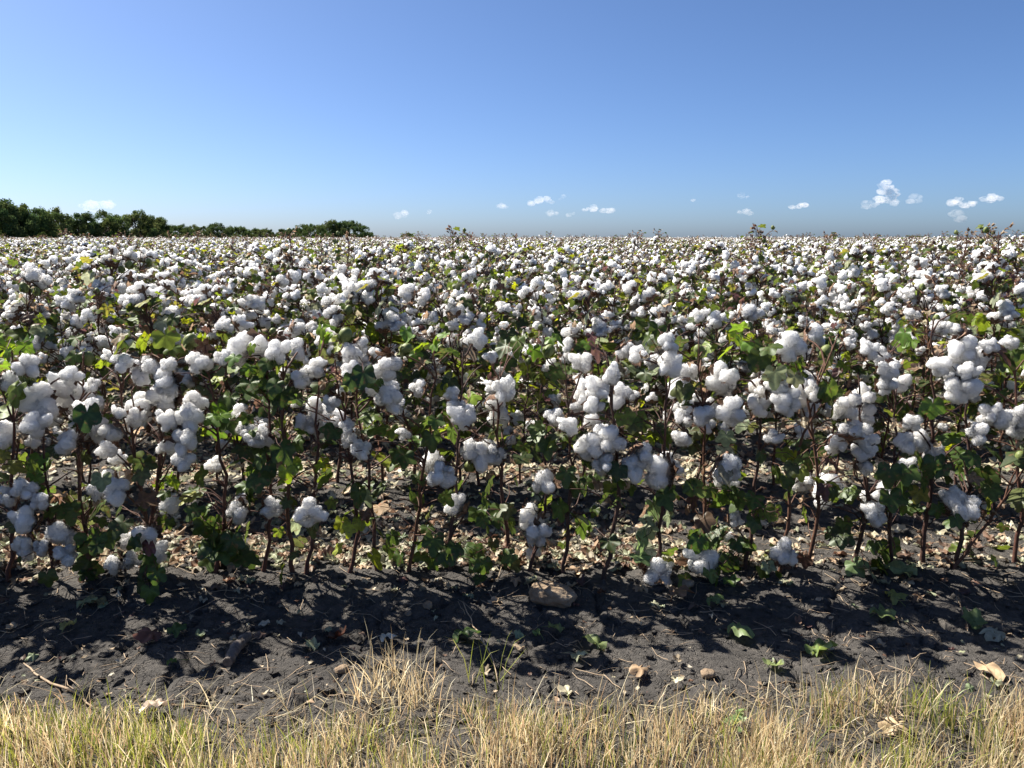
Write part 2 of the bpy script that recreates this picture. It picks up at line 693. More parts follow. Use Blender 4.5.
def poly_at(pts, t):
    seg = np.linalg.norm(np.diff(pts, axis=0), axis=1)
    s = np.concatenate([[0], np.cumsum(seg)])
    s = s / s[-1]
    return np.array([np.interp(t, s, pts[:, k]) for k in range(3)])


def stem_curve(keys, r, n=14):
    keys = np.asarray(keys, float)
    P = np.array([poly_at(keys, t) for t in np.linspace(0, 1, n)])
    for _ in range(2):
        P[1:-1] = (P[:-2] + 2 * P[1:-1] + P[2:]) / 4
    L = np.linalg.norm(P[-1] - P[0])
    P[1:-1] += r.normal(size=(n - 2, 3)) * .006 * L
    return P


class Plant:
    """collects one plant in its own coordinates (root at the origin)"""
    def __init__(s, r, keys, thick=.0075, sides=6):
        s.r = r
        s.stem, s.leaf = MB(), MB()
        s.bolls, s.gbolls = [], []
        s.P = stem_curve(keys, r)
        s.H = s.P[-1][2]
        s.sides = sides
        s.col = STEMCOLS[int(r.integers(len(STEMCOLS)))]
        rad = np.linspace(thick, thick * .28, len(s.P))
        rad[0] *= 1.25
        s.tube(s.P, rad, sides)

    def tube(s, P, rad, sides=5):
        V, Qd, T = tube(P, rad, sides)
        s.stem.addm(V, [Qd, T], 0, s.col)

    def node(s, target, drop=(.02, .16)):
        """where a branch reaching target leaves the stem"""
        z = target[2] - s.r.uniform(*drop)
        z = min(max(z, .10 * s.H), .97 * s.H)
        zs = s.P[:, 2]
        return np.array([np.interp(z, zs, s.P[:, k]) for k in range(3)])

    def add_boll(s, centre, dia, axis=None, green=False):
        r = s.r
        centre = np.asarray(centre, float)
        n0 = s.node(centre)
        out = centre - n0
        if axis is None:
            o = out / (np.linalg.norm(out) + 1e-6)
            axis = o * .7 + r.normal(size=3) * .5 + np.array([0, -.15, .1])
        axis = np.asarray(axis, float)
        axis /= np.linalg.norm(axis)
        base = centre - axis * .40 * dia
        P = bend(n0, base, r, .10)
        s.tube(P, np.linspace(.0036, .0022, len(P)), 4 if s.sides < 6 else 5)
        (s.gbolls if green else s.bolls).append((base, axis, dia, r.uniform(0, 6.28)))

    def add_leaf(s, pos, size, col, lib=None, az=None, pitch=None, roll=None, petiole=True):
        r = s.r
        pos = np.asarray(pos, float)
        if petiole:
            n0 = s.node(pos, (0, .09))
            P = bend(n0, pos, r, .12, 4)
            s.tube(P, np.linspace(.0018, .0012, len(P)), 3)
            if az is None:
                d = pos - n0
                az = math.atan2(-d[0], d[1]) + r.normal() * .8
        add_leaf(s.leaf, r, pos, size, az, pitch, roll, col, lib)


def random_plant(seed, height, nb, nl, ng=1, lib=None, sides=5, tall=False, spread=.2, brown=.07):
    r = np.random.default_rng(seed)
    lean = r.normal(size=2) * .07
    p = Plant(r, [(0, 0, -.03), (lean[0] * .3, lean[1] * .3, height * .4), (lean[0], lean[1], height)], .0075, sides)
    # fruiting branches: several bolls on each, the way they cluster
    done = 0
    while done < nb:
        t = 1 - r.random() ** 1.35 * .66
        if tall:
            t *= .84
        z = height * t
        rad = spread * (1.25 - .75 * t) * r.uniform(.35, 1.1)
        an = r.uniform(0, 6.28)
        c = poly_at(p.P, t) + np.array([math.cos(an) * rad, math.sin(an) * rad, r.uniform(-.02, .05)])
        for k in range(int(r.integers(1, 4))):
            if done >= nb:
                break
            p.add_boll(c + r.normal(size=3) * np.array([.045, .045, .04]) * (k > 0), r.uniform(.052, .093))
            done += 1
    for k in range(ng):
        an, t = r.uniform(0, 6.28), r.uniform(.8, 1.0)
        rad = r.uniform(.04, .14)
        c = poly_at(p.P, t) + np.array([math.cos(an) * rad, math.sin(an) * rad, .03])
        p.add_boll(c, r.uniform(.035, .048), (r.normal() * .3, r.normal() * .3, 1), green=True)
    for k in range(nl):
        t = r.uniform(.2, 1.0)
        an = r.uniform(0, 6.28)
        rad = spread * (1.3 - .6 * t) * r.uniform(.2, 1.1)
        c = poly_at(p.P, t) + np.array([math.cos(an) * rad, math.sin(an) * rad, r.uniform(0, .05)])
        yellow = .26 if t > .75 else .12
        p.add_leaf(c, r.uniform(.028, .06) if t > .8 else r.uniform(.04, .08), leaf_colour(r, yellow, brown), lib)
    for k in range(20):      # dry bracts and shrivelled leaves among the bolls
        t = r.uniform(.45, 1.03)
        an = r.uniform(0, 6.28)
        rad = spread * (1.3 - .6 * t) * r.uniform(.1, 1.1)
        c = poly_at(p.P, min(t, 1)) + np.array([math.cos(an) * rad, math.sin(an) * rad, r.uniform(0, .03)])
        p.add_leaf(c, r.uniform(.018, .036), pick(r, BROWNS + TANS[:3]), DRY_LO, pitch=r.uniform(-40, 80))
    if tall:       # bare top stalks with small dry bolls and bracts
        for k in range(12):
            an, t = r.uniform(0, 6.28), r.uniform(.84, 1.0)
            rad = r.uniform(.02, .09)
            c = poly_at(p.P, t) + np.array([math.cos(an) * rad, math.sin(an) * rad, r.uniform(0, .05)])
            p.add_leaf(c, r.uniform(.02, .035), pick(r, BROWNS), DRY_LO, pitch=r.uniform(20, 80))
            p.add_leaf(c, r.uniform(.02, .03), pick(r, BROWNS), DRY_LO, pitch=r.uniform(20, 80))
    return p


def place_boll(parent, b, hi, r):
    base, axis, dia, spin = b
    lib = BOLL_HI if hi else BOLL_MID
    me, bu = lib[int(r.integers(len(lib)))]
    m = Matrix(frame_from(axis, spin).tolist()).to_4x4()
    o = bpy.data.objects.new('boll', me)
    COL.objects.link(o)
    o.parent = parent
    o.matrix_local = Matrix.Translation(Vector(base)) @ m @ Matrix.Scale(dia, 4)
    if bu is not None:
        c = bpy.data.objects.new('burr', bu)
        COL.objects.link(c)
        c.parent = o
    return o


def realise(p, hi, r, name='cotton_plant'):
    root = bpy.data.objects.new(name, None)
    root.empty_display_size = .1
    COL.objects.link(root)
    link('stem', p.stem.mesh('stem', [M_STEM]), root)
    if p.leaf.n:
        link('foliage', p.leaf.mesh('foliage', [M_LEAF]), root)
    for b in p.bolls:
        place_boll(root, b, hi, r)
    for base, axis, dia, spin in p.gbolls:
        o = link('green_boll', GBOLLS[int(r.integers(len(GBOLLS)))], root)
        o.matrix_local = Matrix.Translation(Vector(base)) @ Matrix(frame_from(axis, spin).tolist()).to_4x4() @ Matrix.Scale(dia, 4)
    return root


def copy_tree(o, parent=None):
    c = o.copy()
    COL.objects.link(c)
    if parent is not None:
        c.parent = parent
    for ch in o.children:
        copy_tree(ch, c)
    return c


def flatten(p, r, sub, name, lib_boll):
    """one plant as a single mesh, for the mass of the far field"""
    mb = MB()
    for src, mi in ((p.stem, 0), (p.leaf, 1)):
        if src.n:
            off = mb.n
            mb.V += src.V
            mb.C += src.C
            mb.F += [f + off for f in src.F]
            mb.M += [np.full_like(m_, mi) for m_ in src.M]
            mb.n += src.n
    for base, axis, dia, spin in p.bolls:
        bm = lib_boll[int(r.integers(len(lib_boll)))]
        M3 = frame_from(axis, spin) * dia * .93
        for V, F, mi in bm:
            mb.add(V @ M3.T + base, F, mi)
    return mb.mesh(name, [M_STEM, M_LEAF, M_COTTON, M_BURR])


def raw_bolls(n, sub, seed0, burr=True):
    out = []
    for i in range(n):
        r = np.random.default_rng(seed0 + i)
        a, b = MB(), MB()
        boll_cotton(a, r, sub, seed0 + i)
        parts = [(np.concatenate(a.V), np.concatenate(a.F), 2)]
        if burr:
            burr_geo(b, r)
            for V, F in zip(b.V, b.F):
                pass
            n0 = 0
            for V, F in zip(b.V, b.F):
                parts.append((V, F - n0, 3))
                n0 += len(V)
        out.append(parts)
    return out


# ---- the front row: stems, bolls and leaf clumps stand where the photograph has them
FRONT = [  # stem as (px, py) points from root to tip ; label
    ([(8, 585), (14, 470), (12, 350)], 'cotton plant at the left end of the front row, bolls down low'),
    ([(53, 583), (47, 500), (40, 380)], 'drooping front-row cotton plant with three stacked low bolls beside a short stem'),
    ([(93, 582), (78, 470), (84, 352)], 'bushy front-row cotton plant under a wide white cluster with one dark heart-shaped leaf'),
    ([(150, 580), (138, 450), (104, 325)], 'bare dark tall front-row cotton plant leaning left with forked top'),
    ([(143, 577), (160, 470), (170, 345)], 'front-row cotton plant with a long hanging column of white bolls'),
    ([(215, 578), (228, 500), (205, 345)], 'front-row cotton plant with brown dried boll at its tip and dark low leaves'),
    ([(262, 575), (273, 500), (266, 335)], 'leafiest front-row cotton plant with dark green crown above white bolls'),
    ([(294, 578), (289, 520), (282, 400), (285, 345)], 'front-row cotton plant just beyond the leafy crown, low boll hung with green leaf'),
    ([(306, 580), (315, 515), (320, 350)], 'front-row cotton plant with a low boll holding a brown hole'),
    ([(347, 580), (359, 540), (352, 470), (335, 360)], 'front-row cotton plant with yellowish leaves low on a curved stem'),
    ([(379, 578), (371, 500), (357, 400), (357, 338)], 'upright front-row cotton plant topped by a heaped white cluster and one two-lobed leaf'),
    ([(407, 575), (424, 490), (428, 430), (438, 335)], 'slender dark front-row cotton plant with twin fat bolls at half height'),
    ([(450, 575), (457, 480), (463, 352)], 'front-row cotton plant with wide ragged boll and small four-lobed boll under it'),
    ([(503, 570), (508, 530), (497, 440), (500, 372)], 'front-row cotton plant with curled low twig and brown-burred bolls'),
    ([(528, 576), (549, 490), (538, 400)], 'front-row cotton plant with long drooping boll just behind the brown stone'),
    ([(563, 575), (573, 470), (566, 372)], 'front-row cotton plant with small round boll held out beside large green leaf'),
    ([(603, 582), (620, 500), (612, 400), (606, 352)], 'front-row cotton plant with thick curved stem and biggest fluffy boll'),
    ([(655, 580), (665, 490), (664, 400), (668, 328)], 'front-row cotton plant with big paired bolls over pale green leaf and ground-level boll'),
    ([(703, 574), (706, 470), (699, 330)], 'tall straight front-row cotton plant with low boll cupped by green leaf'),
    ([(745, 575), (757, 480), (760, 405), (755, 330)], 'front-row cotton plant with boll half covered by a grey curled leaf'),
    ([(777, 577), (795, 470), (822, 385), (838, 335)], 'slanting front-row cotton plant whose stem leans right through white bolls'),
    ([(803, 572), (822, 510), (812, 420), (792, 345)], 'front-row cotton plant with two touching low bolls and small boll near soil'),
    ([(850, 572), (870, 510), (862, 430), (858, 372)], 'front-row cotton plant with three-part low boll on a short dark stem'),
    ([(889, 570), (893, 500), (896, 420), (888, 345)], 'front-row cotton plant with dark broad leaves half hiding its bolls'),
    ([(922, 568), (930, 480), (933, 400), (934, 318)], 'tallest straight red-stemmed front-row cotton plant with single round green leaf'),
    ([(957, 572), (963, 530), (970, 440), (962, 340)], 'front-row cotton plant with one large round low boll over tan dry leaf'),
    ([(950, 574), (985, 525), (1020, 478), (1046, 430)], 'strongly slanting front-row cotton plant leaning right with few leaves'),
    ([(1014, 566), (1021, 500), (1018, 420), (1012, 350)], 'cotton plant at the right end of the front row with red-brown bud'),
]
FB = """38 400 38;36 425 30;62 386 28;75 396 40;90 412 30;99 405 22;112 430 26;99 426 24;118 413 18;33 440 22;10 434 36;
68 443 32;107 450 24;117 458 20;28 365 30;8 382 26;71 376 22;93 385 20;152 365 28;168 364 18;139 380 22;166 383 36;165 398 36;142 406 34;
135 417 24;168 420 24;188 418 32;172 445 28;184 440 28;183 462 28;196 402 26;122 362 26;135 366 18;169 502 26;107 480 30;117 490 28;97 492 24;
24 490 30;10 497 22;40 502 24;27 520 32;25 547 30;41 547 22;62 533 32;67 555 30;148 535 32;130 540 26;115 565 26;131 560 26;155 550 30;147 572 22;
240 350 38;222 357 22;200 363 28;254 346 26;240 415 28;246 430 26;252 440 22;215 465 24;238 512 30;243 500 16;
263 350 28;278 352 26;298 348 22;318 366 24;300 378 26;313 370 22;350 354 26;361 345 22;363 358 18;374 353 16;351 372 26;366 368 18;387 366 36;
384 388 32;388 399 30;394 406 24;418 389 22;332 403 22;316 408 26;318 424 36;334 420 26;305 424 26;347 428 20;350 438 22;262 440 26;258 428 22;
361 448 22;405 434 18;452 395 20;456 408 24;464 416 28;503 390 26;492 387 16;496 403 24;499 418 28;481 453 40;469 450 28;495 456 26;
433 461 28;441 478 34;447 469 16;457 505 32;478 338 24;491 357 18;271 508 28;308 512 32;
587 397 36;597 390 26;612 375 22;620 395 26;634 396 16;594 405 26;577 407 18;553 417 24;568 426 24;583 362 24;592 422 22;627 351 24;638 356 24;
667 342 22;669 365 28;686 372 30;677 388 24;717 380 30;727 388 26;729 376 22;704 415 30;710 406 22;731 413 38;684 418 22;682 438 22;
600 442 46;590 450 34;612 440 32;604 465 30;544 482 34;642 455 32;634 467 28;659 473 46;669 465 32;729 467 40;724 478 30;762 390 36;757 405 30;
531 517 32;537 535 34;534 548 22;656 573 40;703 560 36;734 520 20;729 537 14;
790 348 38;815 335 28;775 385 32;785 402 38;798 395 28;772 438 22;814 392 24;848 405 34;858 412 30;864 396 24;850 430 30;862 436 30;839 442 24;
832 449 18;862 452 24;863 466 24;868 351 24;879 355 22;888 370 26;886 385 24;900 383 20;913 422 24;918 440 30;905 442 22;908 465 24;925 463 28;933 450 24;
963 349 32;975 358 28;940 365 26;960 389 32;968 372 22;978 432 30;988 415 28;998 418 26;1015 417 30;1010 429 18;1020 430 22;990 347 20;1010 342 18;
802 480 32;827 490 36;868 500 26;883 494 26;873 514 32;960 506 44;783 553 36"""
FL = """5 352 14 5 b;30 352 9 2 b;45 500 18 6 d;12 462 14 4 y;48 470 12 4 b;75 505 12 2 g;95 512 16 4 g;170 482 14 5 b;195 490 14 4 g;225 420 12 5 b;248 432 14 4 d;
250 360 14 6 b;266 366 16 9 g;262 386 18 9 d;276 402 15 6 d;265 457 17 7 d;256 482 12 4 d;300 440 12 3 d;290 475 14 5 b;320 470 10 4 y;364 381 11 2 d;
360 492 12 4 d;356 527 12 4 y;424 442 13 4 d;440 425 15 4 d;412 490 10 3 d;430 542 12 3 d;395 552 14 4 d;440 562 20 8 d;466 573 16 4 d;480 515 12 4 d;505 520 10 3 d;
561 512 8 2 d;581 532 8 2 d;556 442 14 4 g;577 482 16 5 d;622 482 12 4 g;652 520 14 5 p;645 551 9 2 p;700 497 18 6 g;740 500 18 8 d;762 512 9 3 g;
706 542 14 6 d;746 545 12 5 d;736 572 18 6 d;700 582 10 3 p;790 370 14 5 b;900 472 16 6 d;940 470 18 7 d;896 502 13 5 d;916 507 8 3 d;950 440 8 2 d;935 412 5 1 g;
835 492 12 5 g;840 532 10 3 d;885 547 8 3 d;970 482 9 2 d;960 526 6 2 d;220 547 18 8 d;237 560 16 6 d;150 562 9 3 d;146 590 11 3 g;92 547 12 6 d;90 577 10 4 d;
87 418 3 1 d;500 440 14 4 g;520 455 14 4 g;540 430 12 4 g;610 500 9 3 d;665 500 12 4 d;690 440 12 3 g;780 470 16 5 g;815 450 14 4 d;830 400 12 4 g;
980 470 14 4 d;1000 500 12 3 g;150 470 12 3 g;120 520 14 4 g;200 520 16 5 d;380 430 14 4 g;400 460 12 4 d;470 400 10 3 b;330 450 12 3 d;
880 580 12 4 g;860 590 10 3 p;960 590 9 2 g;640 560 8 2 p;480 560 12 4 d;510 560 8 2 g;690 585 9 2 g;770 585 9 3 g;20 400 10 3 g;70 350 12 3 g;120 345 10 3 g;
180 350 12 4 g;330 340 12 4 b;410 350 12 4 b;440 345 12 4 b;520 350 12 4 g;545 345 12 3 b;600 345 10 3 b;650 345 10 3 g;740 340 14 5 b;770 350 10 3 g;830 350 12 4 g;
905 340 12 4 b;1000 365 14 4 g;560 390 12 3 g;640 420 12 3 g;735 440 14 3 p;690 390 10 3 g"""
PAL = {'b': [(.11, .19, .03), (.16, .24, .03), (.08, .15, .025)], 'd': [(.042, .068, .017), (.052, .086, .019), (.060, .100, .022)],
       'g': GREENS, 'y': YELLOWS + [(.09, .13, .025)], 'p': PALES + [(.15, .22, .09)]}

fr = np.random.default_rng(11)
plants = []
for keys, label in FRONT:
    d0 = on_ground(*keys[0])[1]
    d0 = min(max(d0, ROW0 - .12), ROW0 + .12)
    g = on_ground(*keys[0])
    root = np.array([at_depth(keys[0][0], keys[0][1], d0)[0], d0, 0])
    root[2] = gz(root[0], root[1])
    tilt = fr.uniform(-.06, .06)
    pts = [np.array([0, 0, -.03])]
    for j, (px, py) in enumerate(keys[1:]):
        pts.append(at_depth(px, py, d0 + tilt * (j + 1) / len(keys)) - root)
    p = Plant(np.random.default_rng(1000 + len(plants)), pts, fr.uniform(.0068, .0088), 8)
    plants.append([p, root, label, keys])


def owner(px, py):
    best, bd = None, 1e9
    for q in plants:
        ks = q[3]
        ys = [k[1] for k in ks][::-1]
        xs = [k[0] for k in ks][::-1]
        x = np.interp(py + 12, ys, xs)
        pen = max(0, ys[0] - py - 10) * 1.5
        dd = abs(px - x) + pen + 1.3 * len(q[0].bolls)
        if dd < bd:
            best, bd = q, dd
    return best


for s in FB.replace('\n', '').split(';'):
    px, py, dp = map(float, s.split())
    q = owner(px, py)
    d = q[1][1] + fr.uniform(-.16, .10)
    c = at_depth(px, py, d) - q[1]
    low = py > 470
    ax = np.array([fr.normal() * .5, -.75 + fr.normal() * .38, fr.normal() * .45 + (.05 if low else .15)])
    q[0].add_boll(c, max(.05, dp * d / FPX * .99), ax)
for px, py, dp in ((88, 360, 13), (190, 343, 15), (470, 467, 12), (28, 377, 17), (700, 352, 12), (548, 352, 12), (826, 354, 14), (345, 337, 15), (1020, 458, 11), (405, 350, 12)):
    q = owner(px, py)
    d = q[1][1] + fr.uniform(-.12, .1)
    q[0].add_boll(at_depth(px, py, d) - q[1], dp * d / FPX * 1.15, (fr.normal() * .4, fr.normal() * .4 - .2, 1), green=True)
for s in FL.replace('\n', '').split(';'):
    a = s.split()
    px, py, sp_, n, c = float(a[0]), float(a[1]), float(a[2]), int(a[3]), a[4]
    q = owner(px, py)
    for k in range(int(n * 1.12 + .5)):
        d = q[1][1] + fr.uniform(-.16, .14)
        x, y = px + fr.normal() * sp_ * .6, py + fr.normal() * sp_ * .55
        pos = at_depth(x, y - 5, d) - q[1]
        pos[2] = max(pos[2], .03)
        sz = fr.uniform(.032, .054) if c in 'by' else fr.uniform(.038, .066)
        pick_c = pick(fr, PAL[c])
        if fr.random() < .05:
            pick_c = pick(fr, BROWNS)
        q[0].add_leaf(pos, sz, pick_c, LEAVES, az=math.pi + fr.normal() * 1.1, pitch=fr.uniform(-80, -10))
# single leaves that hang in front of bolls in the photograph
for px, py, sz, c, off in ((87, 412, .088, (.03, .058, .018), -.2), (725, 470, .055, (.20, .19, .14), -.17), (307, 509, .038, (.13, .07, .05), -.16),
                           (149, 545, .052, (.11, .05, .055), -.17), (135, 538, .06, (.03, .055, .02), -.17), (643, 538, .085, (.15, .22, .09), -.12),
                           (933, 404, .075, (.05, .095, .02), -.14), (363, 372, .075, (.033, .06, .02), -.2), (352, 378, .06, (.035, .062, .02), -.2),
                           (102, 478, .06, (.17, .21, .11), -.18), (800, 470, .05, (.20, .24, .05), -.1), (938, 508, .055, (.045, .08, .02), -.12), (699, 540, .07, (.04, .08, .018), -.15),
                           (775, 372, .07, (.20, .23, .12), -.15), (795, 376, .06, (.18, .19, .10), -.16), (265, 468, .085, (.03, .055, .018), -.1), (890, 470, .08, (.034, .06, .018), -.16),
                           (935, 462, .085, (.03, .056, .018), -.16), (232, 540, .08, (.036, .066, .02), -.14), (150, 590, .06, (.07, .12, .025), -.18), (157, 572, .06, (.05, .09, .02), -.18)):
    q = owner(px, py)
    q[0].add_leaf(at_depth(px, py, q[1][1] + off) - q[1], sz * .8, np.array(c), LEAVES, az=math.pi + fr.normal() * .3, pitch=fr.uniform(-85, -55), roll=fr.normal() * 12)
# dried leaves, thin side twigs
for q in plants:
    p = q[0]
    for k in range(4):
        t = fr.uniform(.08, .42)
        a = fr.uniform(0, 6.28)
        c = poly_at(p.P, t) + np.array([math.cos(a), math.sin(a), .15]) * fr.uniform(.03, .15)
        c[2] = max(c[2], .03)
        p.add_leaf(c, fr.uniform(.03, .058), leaf_colour(fr, .12, .06), LEAVES, pitch=fr.uniform(-80, -5))
    for k in range(5):
        t = fr.uniform(.3, 1)
        a = fr.uniform(0, 6.28)
        c = poly_at(p.P, t) + np.array([math.cos(a), math.sin(a), 0]) * fr.uniform(.03, .12)
        p.add_leaf(c, fr.uniform(.022, .042), pick(fr, BROWNS + TANS[:2]), DRYLEAVES)
    for k in range(7):
        t = fr.uniform(.25, .95)
        a = fr.uniform(0, 6.28)
        b = poly_at(p.P, t)
        e = b + np.array([math.cos(a), math.sin(a) * .7, .45]) * fr.uniform(.07, .2)
        P = bend(b, e, fr, .1)
        p.tube(P, np.linspace(.0032, .0013, len(P)), 5)
    o = realise(p, True, fr)
    o.location = q[1]
    if 'brown dried boll' in q[2]:
        db = link('dry_boll', BOLL_HI[0][1], o)
        e = p.P[-1]
        db.matrix_local = Matrix.Translation(Vector(e)) @ Matrix.Rotation(1.9, 4, 'X') @ Matrix.Scale(.075, 4)
    tag(o, q[2], 'cotton plant', 'cotton plants in the rows')

# ---- rows behind: copies of a dozen plants, every plant its own object with its own parts
specs = [(.84, 16, 34, 1, 'bushy'), (.92, 17, 32, 1, 'tall'), (.74, 14, 30, 0, 'short'), (.88, 23, 22, 0, 'cotton-laden'),
         (.80, 10, 46, 2, 'leafy'), (.95, 14, 40, 2, 'tall leafy'), (.86, 20, 26, 1, 'full'), (.81, 15, 34, 1, 'broad')]
raw = []
for i, (h, nb, nl, ng, ft) in enumerate(specs):
    raw.append((random_plant(500 + i, h, nb, nl, ng), ft))
tallraw = [(random_plant(560 + i, 1.12 + .05 * i, 17, 16, 2, tall=True), 'tall stalk-topped') for i in range(3)]

ORD = ['first', 'second', 'third', 'fourth', 'fifth', 'sixth', 'seventh', 'eighth', 'ninth', 'tenth', 'eleventh', 'twelfth', 'thirteenth',
       'fourteenth', 'fifteenth', 'sixteenth', 'seventeenth', 'eighteenth', 'nineteenth']
TENS = {2: ('twentieth', 'twenty'), 3: ('thirtieth', 'thirty'), 4: ('fortieth', 'forty'), 5: ('fiftieth', 'fifty'), 6: ('sixtieth', 'sixty'), 7: ('seventieth', 'seventy')}


def ordinal(n):
    if n <= 19:
        return ORD[n - 1]
    t, u = divmod(n, 10)
    return TENS[t][0] if u == 0 else TENS[t][1] + '-' + ORD[u - 1]


pr = np.random.default_rng(21)
used = {}
NROWS = 7
STRAGGLERS = {4: [(300, 1), (940, 0)], 5: [(782, 2), (985, 2), (957, 1)], 6: [(352, 1), (440, 2), (1003, 1), (490, 0), (690, 0)], 3: [(1015, 1)]}
for k in range(1, NROWS):
    d = ROW0 + ROWGAP * k
    half = .662 * d + .06
    n = int(round(2 * half / .18))
    xs = -half + (np.arange(n) + .5) * 2 * half / n + pr.normal(size=n) * .035
    xs.sort()
    tall_at = {int(np.argmin(np.abs(xs - at_depth(px, 238, d)[0]))): v for px, v in STRAGGLERS.get(k, [])}
    hi = k <= 2
    for i, x in enumerate(xs):
        if i in tall_at:
            key = ('t', tall_at[i], hi)
            p, ft = tallraw[tall_at[i]]
            sc = 1.0
        else:
            j = int(pr.integers(len(raw)))
            key = ('n', j, hi)
            p, ft = raw[j]
            sc = pr.uniform(.83, 1.10)
        if key in used:
            o = copy_tree(used[key])
        else:
            o = used[key] = realise(p, hi, pr)
        y = d + pr.normal() * .045
        o.location = (x, y, gz(x, y))
        o.rotation_euler = (pr.normal() * .06, pr.normal() * .06, pr.uniform(0, 6.28))
        o.scale = (sc * pr.uniform(.93, 1.12),) * 2 + (sc,)
        side = 'left' if i < n / 2 else 'right'
        rank = i + 1 if side == 'left' else n - i
        tag(o, '%s cotton plant, %s from the %s end of the %s visible row back' % (ft, ordinal(rank), side, ORD[k]), 'cotton plant', 'cotton plants in the rows')

# ---- the rest of the field: one mass
PROTO = bpy.data.collections.new('cotton_mass')
lo_boll = raw_bolls(8, 2, 700)
mid_boll = raw_bolls(5, 2, 720)
tiny_boll = []
for i in range(4):
    I, F = ico(1)
    r = np.random.default_rng(740 + i)
    tiny_boll.append([(lump(I, i + 50, .6, 1.4) * np.array([.5, .5, .42]) + np.array([0, 0, .4]), F, 2)])
names = []
for i, (h, nb, nl, ng, ft) in enumerate(specs):
    r = np.random.default_rng(800 + i)
    p = random_plant(500 + i, h, nb, nl + 6, 0, LEAVES_LO, 4)
    o = bpy.data.objects.new('mass_%02d' % i, flatten(p, r, 1, 'mass', lo_boll))
    PROTO.objects.link(o)
tp = random_plant(561, 1.15, 15, 14, 0, LEAVES_LO, 4, tall=True)
PROTO.objects.link(bpy.data.objects.new('mass_08', flatten(tp, rng, 1, 'mass', lo_boll)))
PATCH_W, PATCH_R = 5.0, 5
for i in range(3):
    r = np.random.default_rng(900 + i)
    mb = MB()
    for row in range(PATCH_R):
        for q in range(int(PATCH_W / .2)):
            cx = (q + .5) * .2 - PATCH_W / 2 + r.normal() * .04
            cy = (row - (PATCH_R - 1) / 2) * ROWGAP + r.normal() * .05
            h = r.uniform(.70, .98) if r.random() > .02 else r.uniform(1.0, 1.25)
            mb.add(np.array([(cx - .006, cy, 0), (cx + .006, cy, 0), (cx, cy, h)]), [(0, 1, 2)], 0, (1, 1, 1))
            for b in range(9):
                t = 1 - r.random() ** 1.4 * .6
                c = np.array([cx, cy, h * t]) + np.append(r.normal(size=2) * .12 * (1.3 - .6 * t), 0)
                V, F, mi = tiny_boll[int(r.integers(4))][0]
                mb.add((V @ frame_from(r.normal(size=3)).T) * r.uniform(.062, .10) + c, F, 2)
            for b in range(26):
                t = r.uniform(.45, 1.06)
                c = np.array([cx, cy, h * t]) + np.append(r.normal(size=2) * .12 * (1.3 - .6 * t), 0)
                u, v = r.normal(size=3), r.normal(size=3)
                u /= np.linalg.norm(u)
                v /= np.linalg.norm(v)
                s_ = r.uniform(.03, .06)
                brownish = pick(r, BROWNS) if r.random() < .7 else leaf_colour(r)
                mb.add(np.array([c - u * s_, c + v * s_, c + u * s_, c - v * s_]), [(0, 1, 2, 3)], 1, brownish)
    PROTO.objects.link(bpy.data.objects.new('mass_%02d' % (9 + i), mb.mesh('mass', [M_STEM, M_LEAF, M_COTTON, M_BURR], False)))

pos, rot, scl, pid = [], [], [], []
mr = np.random.default_rng(31)
k = 0
NEAR_END = 55.0
FIELD_END = 520.0
while True:
    d = ROW0 + ROWGAP * k
    if d > NEAR_END:
        break
    half = .662 * d
    hi_x = half * 1.12 + 2.2
    xs = np.arange(-hi_x, hi_x, .18) + mr.normal(size=len(np.arange(-hi_x, hi_x, .18))) * .04
    if k < NROWS:
        xs = xs[np.abs(xs) > half + .16]
    n = len(xs)
    ys = d + mr.normal(size=n) * .05
    pos.append(np.stack([xs, ys, soil_z(xs, ys)], -1))
    rot.append(np.stack([mr.normal(size=n) * .07, mr.normal(size=n) * .07, mr.uniform(0, 6.28, n)], -1))
    s_ = mr.uniform(.82, 1.10, n)
    pi_ = mr.integers(0, 8, n)
    pi_[mr.random(n) < (.05 if d > 13 else .018)] = 8
    s_ = np.where(pi_ == 8, mr.uniform(.86, 1.14 if d > 13 else 1.03, n), s_)
    scl.append(np.stack([np.minimum(s_, 1.07) * 1.05, np.minimum(s_, 1.07) * 1.05, s_], -1))
    pid.append(pi_)
    k += 1
y0 = ROW0 + ROWGAP * (k + (PATCH_R - 1) / 2)
while y0 < FIELD_END:
    half = .662 * y0 * 1.1 + 6
    xs = np.arange(-half, half, PATCH_W) + mr.uniform(0, PATCH_W)
    n = len(xs)
    ys = np.full(n, y0)
    pos.append(np.stack([xs, ys, np.zeros(n)], -1))
    fl = mr.integers(0, 2, n)
    rot.append(np.stack([np.zeros(n), np.zeros(n), fl * math.pi], -1))
    scl.append(np.stack([np.ones(n), np.ones(n), mr.uniform(.93, 1.08, n)], -1))
    pid.append(9 + mr.integers(0, 3, n))
    y0 += PATCH_R * ROWGAP
pos, rot, scl, pid = map(np.concatenate, (pos, rot, scl, pid))
fm = bpy.data.meshes.new('cotton_field')
fm.vertices.add(len(pos))
fm.vertices.foreach_set('co', pos.astype(np.float32).ravel())
for nm, typ, arr, key in (('rot', 'FLOAT_VECTOR', rot, 'vector'), ('scl', 'FLOAT_VECTOR', scl, 'vector'), ('pid', 'INT', pid, 'value')):
    a = fm.attributes.new(nm, typ, 'POINT')
    a.data.foreach_set(key, arr.astype(np.int32 if typ == 'INT' else np.float32).ravel())
field = link('cotton_crop', fm)
tag(field, kind='stuff')
ng = bpy.data.node_groups.new('crop', 'GeometryNodeTree')
ng.interface.new_socket('Geometry', in_out='INPUT', socket_type='NodeSocketGeometry')
